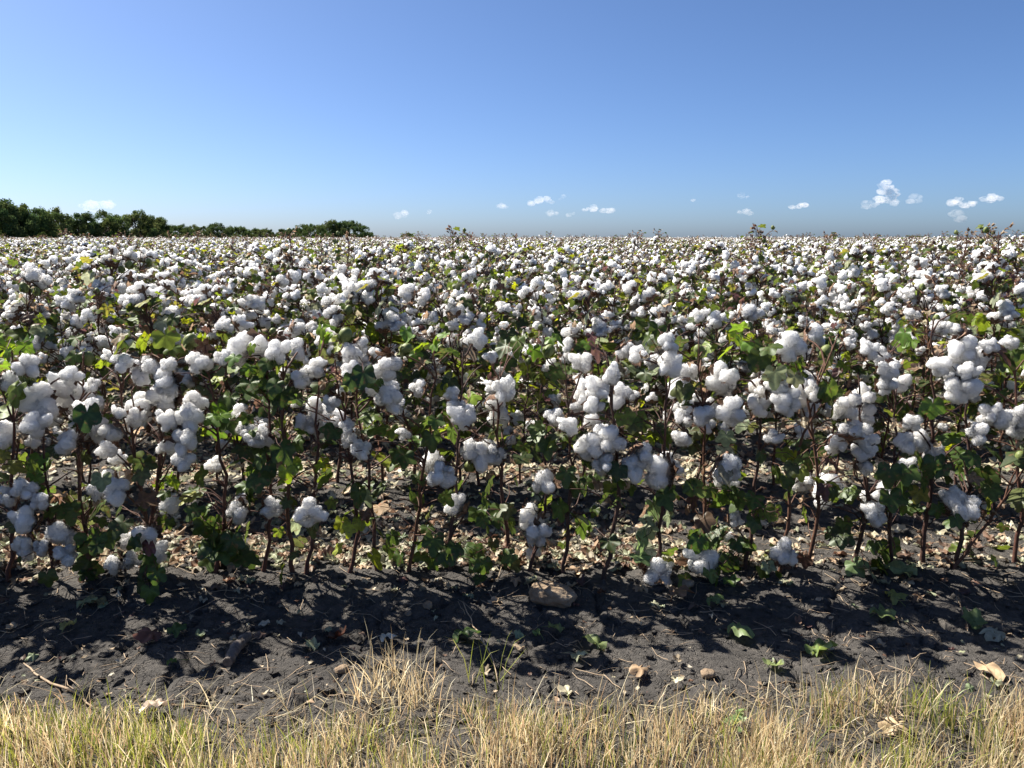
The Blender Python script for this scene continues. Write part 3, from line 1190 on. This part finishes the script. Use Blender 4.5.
ng.interface.new_socket('Geometry', in_out='OUTPUT', socket_type='NodeSocketGeometry')
gi, go = ng.nodes.new('NodeGroupInput'), ng.nodes.new('NodeGroupOutput')
iop = ng.nodes.new('GeometryNodeInstanceOnPoints')
ci = ng.nodes.new('GeometryNodeCollectionInfo')
ci.inputs['Collection'].default_value = PROTO
ci.inputs['Separate Children'].default_value = True
ci.inputs['Reset Children'].default_value = True


def attr_in(name, typ):
    n = ng.nodes.new('GeometryNodeInputNamedAttribute')
    n.data_type = typ
    n.inputs['Name'].default_value = name
    return n.outputs['Attribute']


e2r = ng.nodes.new('FunctionNodeEulerToRotation')
ng.links.new(attr_in('rot', 'FLOAT_VECTOR'), e2r.inputs[0])
ng.links.new(gi.outputs[0], iop.inputs['Points'])
ng.links.new(ci.outputs[0], iop.inputs['Instance'])
iop.inputs['Pick Instance'].default_value = True
ng.links.new(attr_in('pid', 'INT'), iop.inputs['Instance Index'])
ng.links.new(e2r.outputs[0], iop.inputs['Rotation'])
ng.links.new(attr_in('scl', 'FLOAT_VECTOR'), iop.inputs['Scale'])
ng.links.new(iop.outputs[0], go.inputs[0])
md = field.modifiers.new('crop', 'NODES')
md.node_group = ng

# ------------------------------------------------------------------ litter, clods, grass
lr = np.random.default_rng(41)
lm = MB()


def litter(n, xf, yf, size, cols, lib, lift=.006):
    for _ in range(n):
        x, y = xf(), yf()
        z = gz(x, y) + lift + lr.uniform(0, .008)
        add_leaf(lm, lr, np.array([x, y, z]), lr.uniform(*size), lr.uniform(0, 6.28), lr.uniform(-22, 22), lr.uniform(-28, 28) + (180 if lr.random() < .4 else 0), pick(lr, cols), lib)


def xin(d):
    return lr.uniform(-.75 * d, .75 * d)


for row in range(0, 4):
    d = ROW0 + ROWGAP * row
    n = int(3400 * d / 2.5)
    for _ in range(n):
        y = d + .50 + lr.normal() * .26 if row else d + abs(lr.normal()) * .42 + .02
        x = xin(y)
        dens = vnoise(np.array([x * 1.4]), np.array([y * 1.4]), 77)[0]
        if x > .9 and lr.random() < .45:
            continue
        if lr.random() > .25 + dens * 1.1:
            continue
        litter(1, lambda: x, lambda: y, (.018, .045), TANS, DRYLEAVES if row < 1 else DRY_LO)
litter(70, lambda: xin(2.3), lambda: 2.44 - abs(lr.normal()) * .06, (.015, .04), TANS + BROWNS, DRYLEAVES)
litter(260, lambda: xin(2.0), lambda: lr.uniform(1.72, 2.42), (.004, .017), TANS + BROWNS, DRY_LO)
litter(46, lambda: xin(2.1), lambda: lr.uniform(1.78, 2.42), (.018, .032), TANS + BROWNS + PALES, DRYLEAVES)
tag(link('leaf_litter', lm.mesh('leaf_litter', [M_DRY])), kind='stuff')

cm = MB()
for _ in range(3600):
    y = lr.uniform(1.55, 2.6) if lr.random() < .75 else lr.uniform(2.6, 3.4)
    x = xin(y)
    s_ = .0025 + .012 * lr.random() ** 5
    I, F = ico(1)
    cm.add(I * np.array([lr.uniform(.8, 1.4), lr.uniform(.8, 1.4), lr.uniform(.5, .9)]) * (1 + .25 * lr.normal(size=(len(I), 1))) * s_ + np.array([x, y, gz(x, y) + s_ * .2]), F)
tag(link('soil_crumbs', cm.mesh('soil_crumbs', [M_SOIL], False)), kind='stuff')

tm = MB()
for _ in range(850):
    y = lr.uniform(1.65, 3.2)
    x = xin(y)
    L = lr.uniform(.02, .11)
    a = lr.uniform(0, 6.28)
    e = np.array([math.cos(a), math.sin(a)]) * L
    pts = []
    for t in np.linspace(0, 1, 4):
        px_, py_ = x + e[0] * t + lr.normal() * .004, y + e[1] * t + lr.normal() * .004
        pts.append((px_, py_, gz(px_, py_) + .004 + lr.uniform(0, .006)))
    V, Qd, T = tube(pts, [.0013, .0012, .001, .0007], 4)
    tm.addm(V, [Qd, T])
tag(link('twig_debris', tm.mesh('twig_debris', [M_TWIG])), kind='stuff')


def blades(n, xs, ys, hgt, wid, cols, lean=.35, curve=.35):
    a = lr.uniform(0, 2 * math.pi, n)
    d = np.stack([np.cos(a), np.sin(a), np.zeros(n)], -1)
    side = np.stack([-np.sin(a), np.cos(a), np.zeros(n)], -1)
    # turn the flat of the blade at random
    tw = lr.uniform(0, math.pi, n)
    side = side * np.cos(tw)[:, None] + d * np.sin(tw)[:, None]
    b = np.stack([xs, ys, soil_z(xs, ys) - .004], -1)
    le = np.abs(lr.normal(size=n)) * lean
    up = np.stack([d[:, 0] * le, d[:, 1] * le, np.ones(n)], -1)
    up /= np.linalg.norm(up, axis=1)[:, None]
    cv = lr.uniform(0, curve, n)[:, None]
    h = hgt[:, None]
    w = wid[:, None]
    p1 = b + up * h * .45
    p2 = b + up * h * .8 + d * h * cv * .25
    p3 = b + up * h * (1 - cv * .2) + d * h * cv * .65
    V = np.stack([b - side * w, b + side * w, p1 - side * w * .85, p1 + side * w * .85, p2 - side * w * .55, p2 + side * w * .55, p3], 1).reshape(-1, 3)
    o = np.arange(n)[:, None] * 7
    Qd = np.concatenate([o + np.array([0, 1, 3, 2]), o + np.array([2, 3, 5, 4])])
    T = o + np.array([4, 5, 6])
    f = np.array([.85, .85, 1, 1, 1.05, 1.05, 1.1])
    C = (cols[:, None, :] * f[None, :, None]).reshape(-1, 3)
    return V, Qd, T, C


STRAW = np.array([(.55, .46, .27), (.62, .54, .34), (.46, .36, .21), (.68, .61, .42), (.38, .28, .17)])
GGREEN = np.array([(.20, .24, .055), (.27, .30, .07), (.34, .35, .11), (.15, .20, .055)])
gm = MB()
N = 104000
xs = lr.uniform(-3, 3, N)
ys = lr.uniform(.95, 1.86, N)
edge = 1.735 + .10 * (fbm(xs * 1.5, xs * 0 + 3, 60, 3) - .5) * 2 + .05 * np.clip(xs, -1, 1)
dens = fbm(xs * 5, ys * 5, 61, 3)
keep = (ys < edge + lr.normal(size=N) * .035) & (lr.random(N) < np.clip((dens - .40) * 2.6, .03, 1))
xs, ys, dens = xs[keep], ys[keep], dens[keep]
n = len(xs)
green = lr.random(n) < .34 + .9 * (fbm(xs * 5 + 9, ys * 5, 65, 2) - .5)
cols = np.where(green[:, None], GGREEN[lr.integers(0, 4, n)], STRAW[lr.integers(0, 5, n)]) * lr.uniform(.75, 1.15, (n, 1))
hg = lr.uniform(.038, .112, n) * (.65 + .8 * dens) * np.clip(.5 + (edge[keep] - ys) * 5, .45, 1.1)
tallm = lr.random(n) < .03
hg = np.where(tallm, hg * 1.7, hg)
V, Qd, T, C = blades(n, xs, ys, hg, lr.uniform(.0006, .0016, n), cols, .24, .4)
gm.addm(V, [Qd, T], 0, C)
n = 11000      # thatch
xs = lr.uniform(-3, 3, n)
ys = lr.uniform(.95, 1.68, n)
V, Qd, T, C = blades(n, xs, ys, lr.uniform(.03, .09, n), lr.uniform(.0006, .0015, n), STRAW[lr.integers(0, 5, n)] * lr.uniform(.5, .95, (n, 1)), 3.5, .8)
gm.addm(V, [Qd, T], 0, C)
# stray tufts out on the soil and dead blades lying flat
n = 2600
xs = lr.uniform(-3, 3, n)
ys = 1.78 - np.abs(lr.normal(size=n)) * .25
V, Qd, T, C = blades(n, xs, ys, lr.uniform(.05, .12, n), lr.uniform(.0007, .0014, n), STRAW[lr.integers(0, 5, n)] * lr.uniform(.7, 1.1, (n, 1)), 3.0, .6)
gm.addm(V, [Qd, T], 0, C)
for px, py, nn, hh, gr in ((132, 700, 16, .075, 1), (395, 672, 60, .11, 0), (415, 690, 60, .10, 0), (485, 668, 12, .14, 1), (820, 705, 26, .09, 0), (925, 705, 70, .085, 1), (890, 700, 26, .11, 0), (700, 705, 30, .08, 0), (365, 690, 40, .09, 0)):
    c = on_ground(px, py + 12)
    xs, ys = c[0] + lr.normal(size=nn) * .035, c[1] + lr.normal(size=nn) * .025
    cc = (GGREEN if gr else STRAW)[lr.integers(0, 4, nn)]
    V, Qd, T, C = blades(nn, xs, ys, lr.uniform(.4, 1, nn) * hh * 1.5, lr.uniform(.0008, .0017, nn), cc, .4, .5)
    gm.addm(V, [Qd, T], 0, C)
tag(link('grass', gm.mesh('grass', [M_GRASS])), kind='stuff')

# ------------------------------------------------------------------ single things on the soil
def soil_point(px, py):
    p = on_ground(px, py)
    for _ in range(3):
        p = on_ground(px, py, gz(p[0], p[1]))
    return p


FALLEN = [  # px, py, size, colour, label
    (85, 608, .058, (.30, .33, .18), 'pale green fallen leaf lying flat on black soil below the leftmost bolls'),
    (102, 607, .045, (.16, .14, .07), 'olive brown fallen leaf beside the pale green one'),
    (70, 629, .042, (.36, .36, .15), 'small yellowish crumpled fallen leaf on black soil at left'),
    (153, 641, .062, (.13, .06, .045), 'reddish brown shrivelled leaf on the soil under a bare seedling stem'),
    (176, 637, .052, (.07, .12, .035), 'dark green fallen leaf beside the reddish brown shrivelled leaf'),
    (172, 668, .03, (.08, .14, .03), 'tiny green leaf alone on the soil above the left grass'),
    (314, 650, .035, (.34, .38, .24), 'pale grey-green folded leaf next to the dark brown crumpled leaf'),
    (338, 640, .06, (.045, .022, .016), 'darkest brown crumpled leaf on the shaded soil'),
    (386, 641, .04, (.46, .45, .38), 'whitish curled leaf near the grass clump'),
    (462, 640, .065, (.08, .13, .04), 'ragged green leaf on the soil beside a tan twig'),
    (555, 633, .052, (.17, .22, .10), 'green three-lobed leaf on the soil below the brown stone'),
    (537, 636, .024, (.14, .22, .07), 'smallest green leaf on the soil below the brown stone'),
    (597, 651, .055, (.20, .25, .10), 'green boat-shaped leaf on the soil right of the three-lobed leaf'),
    (577, 660, .04, (.38, .40, .26), 'pale narrow leaf standing on edge on the soil'),
    (640, 676, .048, (.30, .21, .13), 'curled tan leaf at the grass edge near the middle'),
    (676, 601, .07, (.20, .12, .07), 'large brown and green leaf beside the ground-level boll'),
    (712, 606, .048, (.13, .19, .07), 'round green leaf lying flat under the front row'),
    (738, 636, .068, (.19, .25, .11), 'folded pale green leaf on open black soil'),
    (817, 656, .065, (.16, .22, .07), 'rolled bright green leaf with long stalk on the soil'),
    (775, 668, .05, (.19, .24, .11), 'flat green leaf close to the grass edge'),
    (880, 617, .065, (.15, .20, .08), 'broad green leaf in front of the right-hand stems'),
    (893, 603, .06, (.24, .26, .08), 'yellow-green upright leaf behind the broad green leaf'),
    (975, 627, .06, (.13, .18, .07), 'dull green leaf on the soil near the right edge'),
    (995, 640, .055, (.30, .32, .26), 'greyish leaf overlapping the dull green leaf at the right edge'),
    (985, 673, .064, (.40, .29, .18), 'large crisp tan leaf near the right edge above the grass'),
    (897, 734, .05, (.40, .30, .18), 'tan leaf caught in the grass on the right'),
    (160, 712, .05, (.48, .38, .30), 'pinkish tan leaf at the edge of the left grass'),
    (905, 578, .075, (.20, .25, .12), 'wide pale green veined leaf lying at the foot of the right stems'),
]
qr = np.random.default_rng(51)
for px, py, s_, c, lab in FALLEN:
    p = soil_point(px, py)
    mb = MB()
    add_leaf(mb, qr, np.zeros(3), s_, qr.uniform(0, 6.28), qr.uniform(5, 25), qr.uniform(-22, 22), np.array(c), DRYLEAVES)
    mb.V[0][:, 2] -= mb.V[0][:, 2].min()
    a = qr.uniform(0, 6.28)
    V, Qd, T = tube([(0, 0, .012), (math.cos(a) * .02, math.sin(a) * .02, .015), (math.cos(a) * .045, math.sin(a) * .045, .006)], [.0013, .0011, .0009], 4)
    mb.addm(V, [Qd, T], 0, np.array(c) * .8)
    tag(link('fallen_leaf', mb.mesh('fallen_leaf', [M_DRY if c[0] > c[1] else M_LEAF]), loc=(p[0], p[1], p[2] + .004)), lab, 'leaf', 'fallen leaves on the soil')


def rock(name, px, py, dims, seed, m, rz=0.0, sink=.25, sub=5):
    p = soil_point(px, py)
    I, F = ico(sub)
    off = Vector((seed, seed * 2, seed * 3))
    f = np.array([1 + .22 * mnoise.noise(Vector(v) * 1.3 + off) + .10 * mnoise.noise(Vector(v) * 3.1 + off) + .035 * mnoise.noise(Vector(v) * 9 + off) for v in I])
    V = np.sign(I) * np.abs(I) ** .95 * f[:, None]
    mb = MB()
    mb.add(V * np.array(dims), F)
    o = link(name, mb.mesh(name, [m]), loc=(p[0], p[1], p[2] + dims[2] * (1 - sink) * .8))
    o.rotation_euler = (0, 0, rz)
    return o


tag(rock('stone', 553, 601, (.078, .048, .036), 3.3, M_STONE, -.42), 'big brown field stone half sunk in the soil before the front row', 'stone')
tag(rock('stone', 687, 586, (.022, .018, .014), 5.3, M_STONE, .3, sub=3), 'small tan pebble under the front row', 'stone')
tag(rock('stone', 428, 607, (.016, .014, .012), 7.1, M_STONE, .9, sub=3), 'small pale pebble on shaded soil left of the brown stone', 'stone')
tag(rock('stone', 408, 615, (.011, .010, .009), 8.1, M_STONE, .9, sub=3), 'tiny rounded reddish pebble on shaded soil', 'stone')
tag(rock('stone', 708, 676, (.02, .016, .012), 9.1, M_STONE, .2, sub=3), 'grey pebble on the sunlit soil by the grass edge', 'stone')
tag(rock('stone', 342, 672, (.02, .015, .012), 10.1, M_STONE, .5, sub=3), 'pale pebble beside the scattered straw left of centre', 'stone')


def branch(name, pix, radii, m, lift=.008, sides=8, twigs=()):
    pts = [soil_point(*q) for q in pix]
    base = pts[0].copy()
    P = [q - base + np.array([0, 0, lift + radii[i]]) for i, q in enumerate(pts)]
    P = np.array([poly_at(np.array(P), t) for t in np.linspace(0, 1, 10)])
    P[1:-1] += qr.normal(size=(8, 3)) * .0025
    rr = np.interp(np.linspace(0, 1, 10), np.linspace(0, 1, len(radii)), radii)
    mb = MB()
    V, Qd, T = tube(P, rr, sides)
    mb.addm(V, [Qd, T])
    mb.add(V[:sides], [tuple(range(sides))[::-1]])
    for t, dx, dy, L in twigs:
        b = poly_at(P, t)
        e = b + np.array([dx, dy, .25]) * L
        V, Qd, T = tube(bend(b, e, qr, .1), np.linspace(rr[0] * .5, .0006, 5), 5)
        mb.addm(V, [Qd, T])
    return link(name, mb.mesh(name, [m]), loc=base)


tag(branch('stick', [(228, 670), (238, 655), (249, 642)], [.014, .017, .013], M_WOOD), 'short thick weathered grey stick lying on the soil at left', 'stick')
tag(branch('twig', [(24, 666), (50, 686), (66, 690), (98, 713)], [.002, .003, .0035, .0015], M_TWIG, .006, 6, ((.3, .5, .6, .05), (.6, -.4, .8, .05))), 'long thin pale twig lying on sunlit soil at far left', 'twig')
tag(branch('twig', [(463, 608), (472, 628), (488, 655), (498, 690)], [.0016, .002, .0022, .0012], M_TWIG, .02, 5, ((.2, .5, .6, .06), (.5, -.6, .2, .05))), 'thin tan twig slanting over the soil near the ragged green leaf', 'twig')
tag(branch('twig', [(575, 671), (600, 678), (622, 692)], [.0013, .0016, .001], M_TWIG, .006, 5), 'fine straw-coloured twig beside the grass edge near the middle', 'twig')
tag(branch('twig', [(955, 600), (962, 615), (968, 635)], [.0016, .0016, .001], M_TWIG, .015, 5), 'thin upright-lying straw on soil below the right stems', 'twig')

# dry forked weed in the grass
p0 = soil_point(900, 730)
wb = MB()
wr = np.random.default_rng(61)
for tip in ((865, 660), (885, 668), (852, 678), (876, 700), (908, 655), (840, 700)):
    e = at_depth(tip[0], tip[1], p0[1] + wr.uniform(-.03, .06)) - p0
    P = bend(np.zeros(3), e, wr, .05, 6)
    V, Qd, T = tube(P, np.linspace(.0022, .0008, 6), 5)
    wb.addm(V, [Qd, T])
    for k in range(4):
        b = poly_at(P, wr.uniform(.4, .95))
        V, Qd, T = tube(bend(b, b + np.array([wr.normal() * .6, wr.normal() * .6, .8]) * .03, wr, .05, 4), np.linspace(.0012, .0005, 4), 4)
        wb.addm(V, [Qd, T])
tag(link('dry_weed', wb.mesh('dry_weed', [M_TWIG]), loc=p0), 'dry branching straw-coloured weed standing at the grass edge on the right', 'weed')
p0 = soil_point(735, 735)
wb = MB()
for k in range(9):
    a = wr.uniform(0, 6.28)
    h = wr.uniform(.02, .07)
    add_leaf(wb, wr, np.array([math.cos(a) * .015, math.sin(a) * .015, h]), wr.uniform(.014, .022), a, wr.uniform(-20, 40), 0, np.array((.17, .24, .10)), LEAVES_LO)
V, Qd, T = tube([(0, 0, 0), (.004, 0, .04), (.002, .003, .08)], [.002, .0015, .001], 5)
wb.addm(V, [Qd, T], 0, (.15, .2, .08))
tag(link('weed', wb.mesh('weed', [M_LEAF]), loc=p0), 'small grey-green leafy weed growing among the dry grass', 'weed')

# ------------------------------------------------------------------ trees along the field edge
def tree_meshes(seed, kind, W, H):
    """crown W wide and H high, right down to the ground"""
    r = np.random.default_rng(seed)
    tb, cb = MB(), MB()
    S = np.array([W, W, H])
    P = np.array([(0, 0, 0), (.01, .01, .2), (r.normal() * .03, r.normal() * .03, .45), (r.normal() * .05, r.normal() * .05, .8)]) * S
    V, Qd, T = tube(P, np.array([.035, .028, .02, .006]) * H, 8)
    tb.addm(V, [Qd, T])
    cl = []
    nc = int(70 * max(1, W / H) * (1.0 if kind != 'narrow' else .6))
    bumps = [(r.uniform(-.4, .4), r.uniform(.75, 1.0)) for _ in range(4)]
    for k in range(nc):
        a = r.uniform(0, 6.28)
        t = r.uniform(0, 1) ** 1.15
        prof = {'round': math.sqrt(max(0, 1 - max(0, 1.75 * t - .78) ** 2)) * .5, 'bushy': .55 - .36 * t ** 1.7, 'narrow': .26 * math.sin(math.pi * min(1, t * .8 + .12)) + .08}[kind]
        rad = prof * math.sqrt(r.uniform(.1, 1))
        c = np.array([math.cos(a) * rad, math.sin(a) * rad, t * .9])
        c[2] *= 1 - .16 * math.sin(c[0] * 9 + seed) ** 2
        c = c * S
        cl.append(c)
        if k % 4 == 0:
            b = poly_at(P, min(.95, t * .7))
            V, Qd, T = tube(bend(b, c, r, .08, 4), np.linspace(.011, .003, 4) * H, 5)
            tb.addm(V, [Qd, T])
    base = np.array([(.074, .112, .040), (.088, .120, .046), (.064, .100, .040)][seed % 3])
    for c in cl:
        m = int(r.integers(130, 230))
        s_ = r.uniform(.07, .14) * H
        q = r.normal(size=(m, 3))
        q /= np.linalg.norm(q, axis=1)[:, None]
        q *= s_ * r.uniform(.3, 1.15, (m, 1))
        ctr = c + q
        ctr[:, 2] = np.maximum(ctr[:, 2], .1)
        u, v = r.normal(size=(m, 3)), r.normal(size=(m, 3))
        u /= np.linalg.norm(u, axis=1)[:, None]
        v /= np.linalg.norm(v, axis=1)[:, None]
        L = r.uniform(.016, .036, (m, 1)) * H
        Vq = np.stack([ctr - u * L, ctr + v * L * .6, ctr + u * L, ctr - v * L * .6], 1).reshape(-1, 3)
        shade = base * r.uniform(.8, 1.3) * np.array([r.uniform(.9, 1.2), 1, 1])
        cb.add(Vq, np.arange(m * 4).reshape(-1, 4), 0, shade)
    return tb.mesh('trunk', [M_BARK]), cb.mesh('crown', [M_CROWN], False)


TREES = [  # px centre, width px, top py, distance, kind, label
    (-48, 70, 200, 178, 'bushy', 'dark bushy tree cut by the left edge of the photo'),
    (4, 52, 198, 185, 'round', 'tallest darkest tree at the left end of the tree line'),
    (30, 46, 203, 190, 'bushy', 'dark tree with sloping right shoulder, second along the tree line'),
    (54, 34, 207, 200, 'round', 'lighter rounded tree with small gaps beside the dark tall pair'),
    (80, 40, 211, 210, 'bushy', 'olive bushy tree in the dip of the left tree line'),
    (106, 36, 210, 215, 'round', 'rounded dark tree midway along the left tree line'),
    (138, 46, 210, 222, 'round', 'wide domed tree closing the tall part of the tree line'),
    (156, 30, 215.5, 228, 'bushy', 'lower bush falling away right of the wide domed tree'),
    (176, 34, 223.5, 260, 'bushy', 'low olive tree just past the tall part of the tree line'),
    (196, 25, 224.5, 275, 'round', 'small round tree left of the notch in the tree line'),
    (217, 25, 222.5, 290, 'round', 'small rounded tree standing above its neighbours past the notch'),
    (238, 32, 225.5, 305, 'bushy', 'low wide dark tree in the far tree line'),
    (262, 34, 227.5, 320, 'bushy', 'lowest pale bush of the far tree line'),
    (286, 25, 228.5, 330, 'bushy', 'low bush behind the leafy stalk tops'),
    (310, 34, 223.5, 345, 'round', 'dark dome tree left of the pointed tree'),
    (331, 21, 217.5, 360, 'narrow', 'narrow tree with tufted top rising above the domes'),
    (348, 39, 219.5, 365, 'round', 'dark broad dome at the right end of the tree line'),
    (366, 18, 231.5, 380, 'bushy', 'small bush at the foot of the last dome tree'),
    (408, 13, 232.5, 480, 'round', 'tiny lone tree on the horizon beyond the tree line'),
    (401, 10, 237, 490, 'bushy', 'tiny low bush beside the lone tree on the horizon'),
    (462, 12, 236.5, 600, 'bushy', 'speck of dark bush on the horizon left of centre'),
    (832, 12, 234, 640, 'bushy', 'tiny dark clump on the right horizon'),
    (914, 18, 235.5, 660, 'bushy', 'flat dark bush on the far right horizon'),
    (925, 10, 235.8, 670, 'round', 'tiny rounded tree touching the flat bush on the far right horizon'),
]
tr = np.random.default_rng(81)
for i, (px, w, top, d, kind, lab) in enumerate(TREES):
    c = at_depth(px, 238, d)
    H = at_depth(px, top, d)[2]
    W = w * d / FPX * (1.2 if kind != 'narrow' else 1.6)
    tm_, cm_ = tree_meshes(70 + i, kind, W, H * 1.02)
    root = bpy.data.objects.new('tree', None)
    COL.objects.link(root)
    root.location = (c[0], d, 0)
    root.rotation_euler = (0, 0, tr.uniform(0, 6.28))
    tag(root, lab, 'tree', 'trees along the horizon')
    link('trunk', tm_, root)
    link('crown', cm_, root)

# ------------------------------------------------------------------ clouds
def cloud_mat(name, dens):
    m, nt, out = mat(name)
    n = noise_n(nt, .008, 5, .6)
    mr_ = nd(nt, 'ShaderNodeMapRange')
    mr_.inputs['From Min'].default_value, mr_.inputs['From Max'].default_value = .34, .70
    mr_.inputs['To Min'].default_value, mr_.inputs['To Max'].default_value = 0, dens
    nt.links.new(n.outputs['Fac'], mr_.inputs['Value'])
    pv = nd(nt, 'ShaderNodeVolumePrincipled')
    pv.inputs['Color'].default_value = (1, 1, 1, 1)
    nt.links.new(mr_.outputs['Result'], pv.inputs['Density'])
    nt.links.new(pv.outputs[0], out.inputs['Volume'])
    return m


M_CLOUD = cloud_mat('cloud_vapour', .010)
M_THIN = cloud_mat('thin_cloud_vapour', .005)
CLOUDS = [  # list of puffs (px, py, r px), thin?, label
    ([(538, 201, 5), (546, 198, 5), (531, 203, 4), (551, 203, 3)], 0, 'small white cloud, brightest one left of centre low over the field'),
    ([(564, 197, 3), (560, 199, 2)], 1, 'little puff just right of the brightest central cloud'),
    ([(594, 207, 5), (602, 210, 4), (610, 211, 4), (588, 209, 3), (584, 210, 2)], 0, 'flat white cloud with a small peak right of the central pair'),
    ([(569, 214, 3), (573, 213, 2)], 1, 'faint puff under the central pair of clouds'),
    ([(550, 213, 4), (556, 213, 3)], 1, 'faint streak below the brightest central cloud'),
    ([(398, 215, 4), (404, 214, 4)], 1, 'small flat cloud above the lone distant tree'),
    ([(430, 213, 3)], 1, 'tiny puff right of the lone distant tree'),
    ([(501, 206, 4), (505, 207, 2)], 1, 'tiny faint cloud left of the brightest central cloud'),
    ([(692, 200, 3)], 1, 'tiny lone puff right of centre'),
    ([(742, 196, 4), (748, 197, 3)], 1, 'faint small cloud upper of two beside the flat bright one'),
    ([(746, 212, 5), (740, 212, 3)], 1, 'faint low streak left of the flat bright small cloud'),
    ([(792, 207, 4), (798, 206, 5), (804, 205, 4)], 0, 'flat bright small cloud left of the towering one'),
    ([(882, 184, 5), (888, 184, 5), (885, 188, 5), (889, 189, 5), (884, 192, 6), (892, 193, 6), (880, 199, 5), (889, 199, 6), (896, 195, 4)], 0, 'tallest towering white cloud on the right'),
    ([(868, 204, 5), (876, 204, 4), (895, 203, 4)], 1, 'faint veil at the foot of the towering cloud'),
    ([(910, 201, 4), (916, 197, 5), (920, 196, 3)], 1, 'wispy slanting cloud right of the towering one'),
    ([(952, 201, 5), (958, 200, 5)], 0, 'small flat cloud, first of three at far right'),
    ([(965, 205, 5), (972, 203, 4)], 0, 'small flat cloud, middle of three at far right'),
    ([(985, 200, 5), (992, 198, 6), (998, 198, 4)], 0, 'widest flat cloud, last of three at far right'),
    ([(956, 214, 6), (962, 219, 6)], 1, 'dim greyish patch under the three flat clouds'),
    ([(94, 205, 8), (106, 204, 7), (82, 206, 5)], 1, 'pale thin cloud just above the left tree line'),
]
DC = 9000.0
cr = np.random.default_rng(91)
for puffs, thin, lab in CLOUDS:
    cx = np.mean([q[0] for q in puffs])
    cy = np.mean([q[1] for q in puffs])
    dist = DC + cr.uniform(-1200, 1200)
    c0 = at_depth(cx, cy, dist)
    mb = MB()
    I, F = ico(3)
    for px, py, rp in puffs:
        for k in range(3 if rp > 3 else 2):
            o = at_depth(px + cr.normal() * rp * .4, py + cr.normal() * rp * .22, dist + cr.normal() * 40) - c0
            rr = rp * dist / FPX * cr.uniform(.55, 1.0)
            mb.add(lump(I, float(cr.uniform(0, 99)), .5, 1.8) * rr * np.array([1.1, 1.1, .7]) + o, F)
    ob = link('cloud', mb.mesh('cloud', [M_THIN if thin else M_CLOUD]), loc=c0)
    tag(ob, lab, 'cloud', 'small clouds low over the field')

# ------------------------------------------------------------------ render settings
scene.render.engine = 'CYCLES'
cy = scene.cycles
cy.max_bounces = 9
cy.diffuse_bounces = 5
cy.glossy_bounces = 2
cy.transmission_bounces = 4
cy.volume_bounces = 4
cy.transparent_max_bounces = 8
cy.use_denoising = True
cy.caustics_reflective = False
cy.caustics_refractive = False
vs = scene.view_settings
vs.view_transform = 'Standard'
vs.look = 'None'
vs.gamma = 1
vs.exposure = 1.46
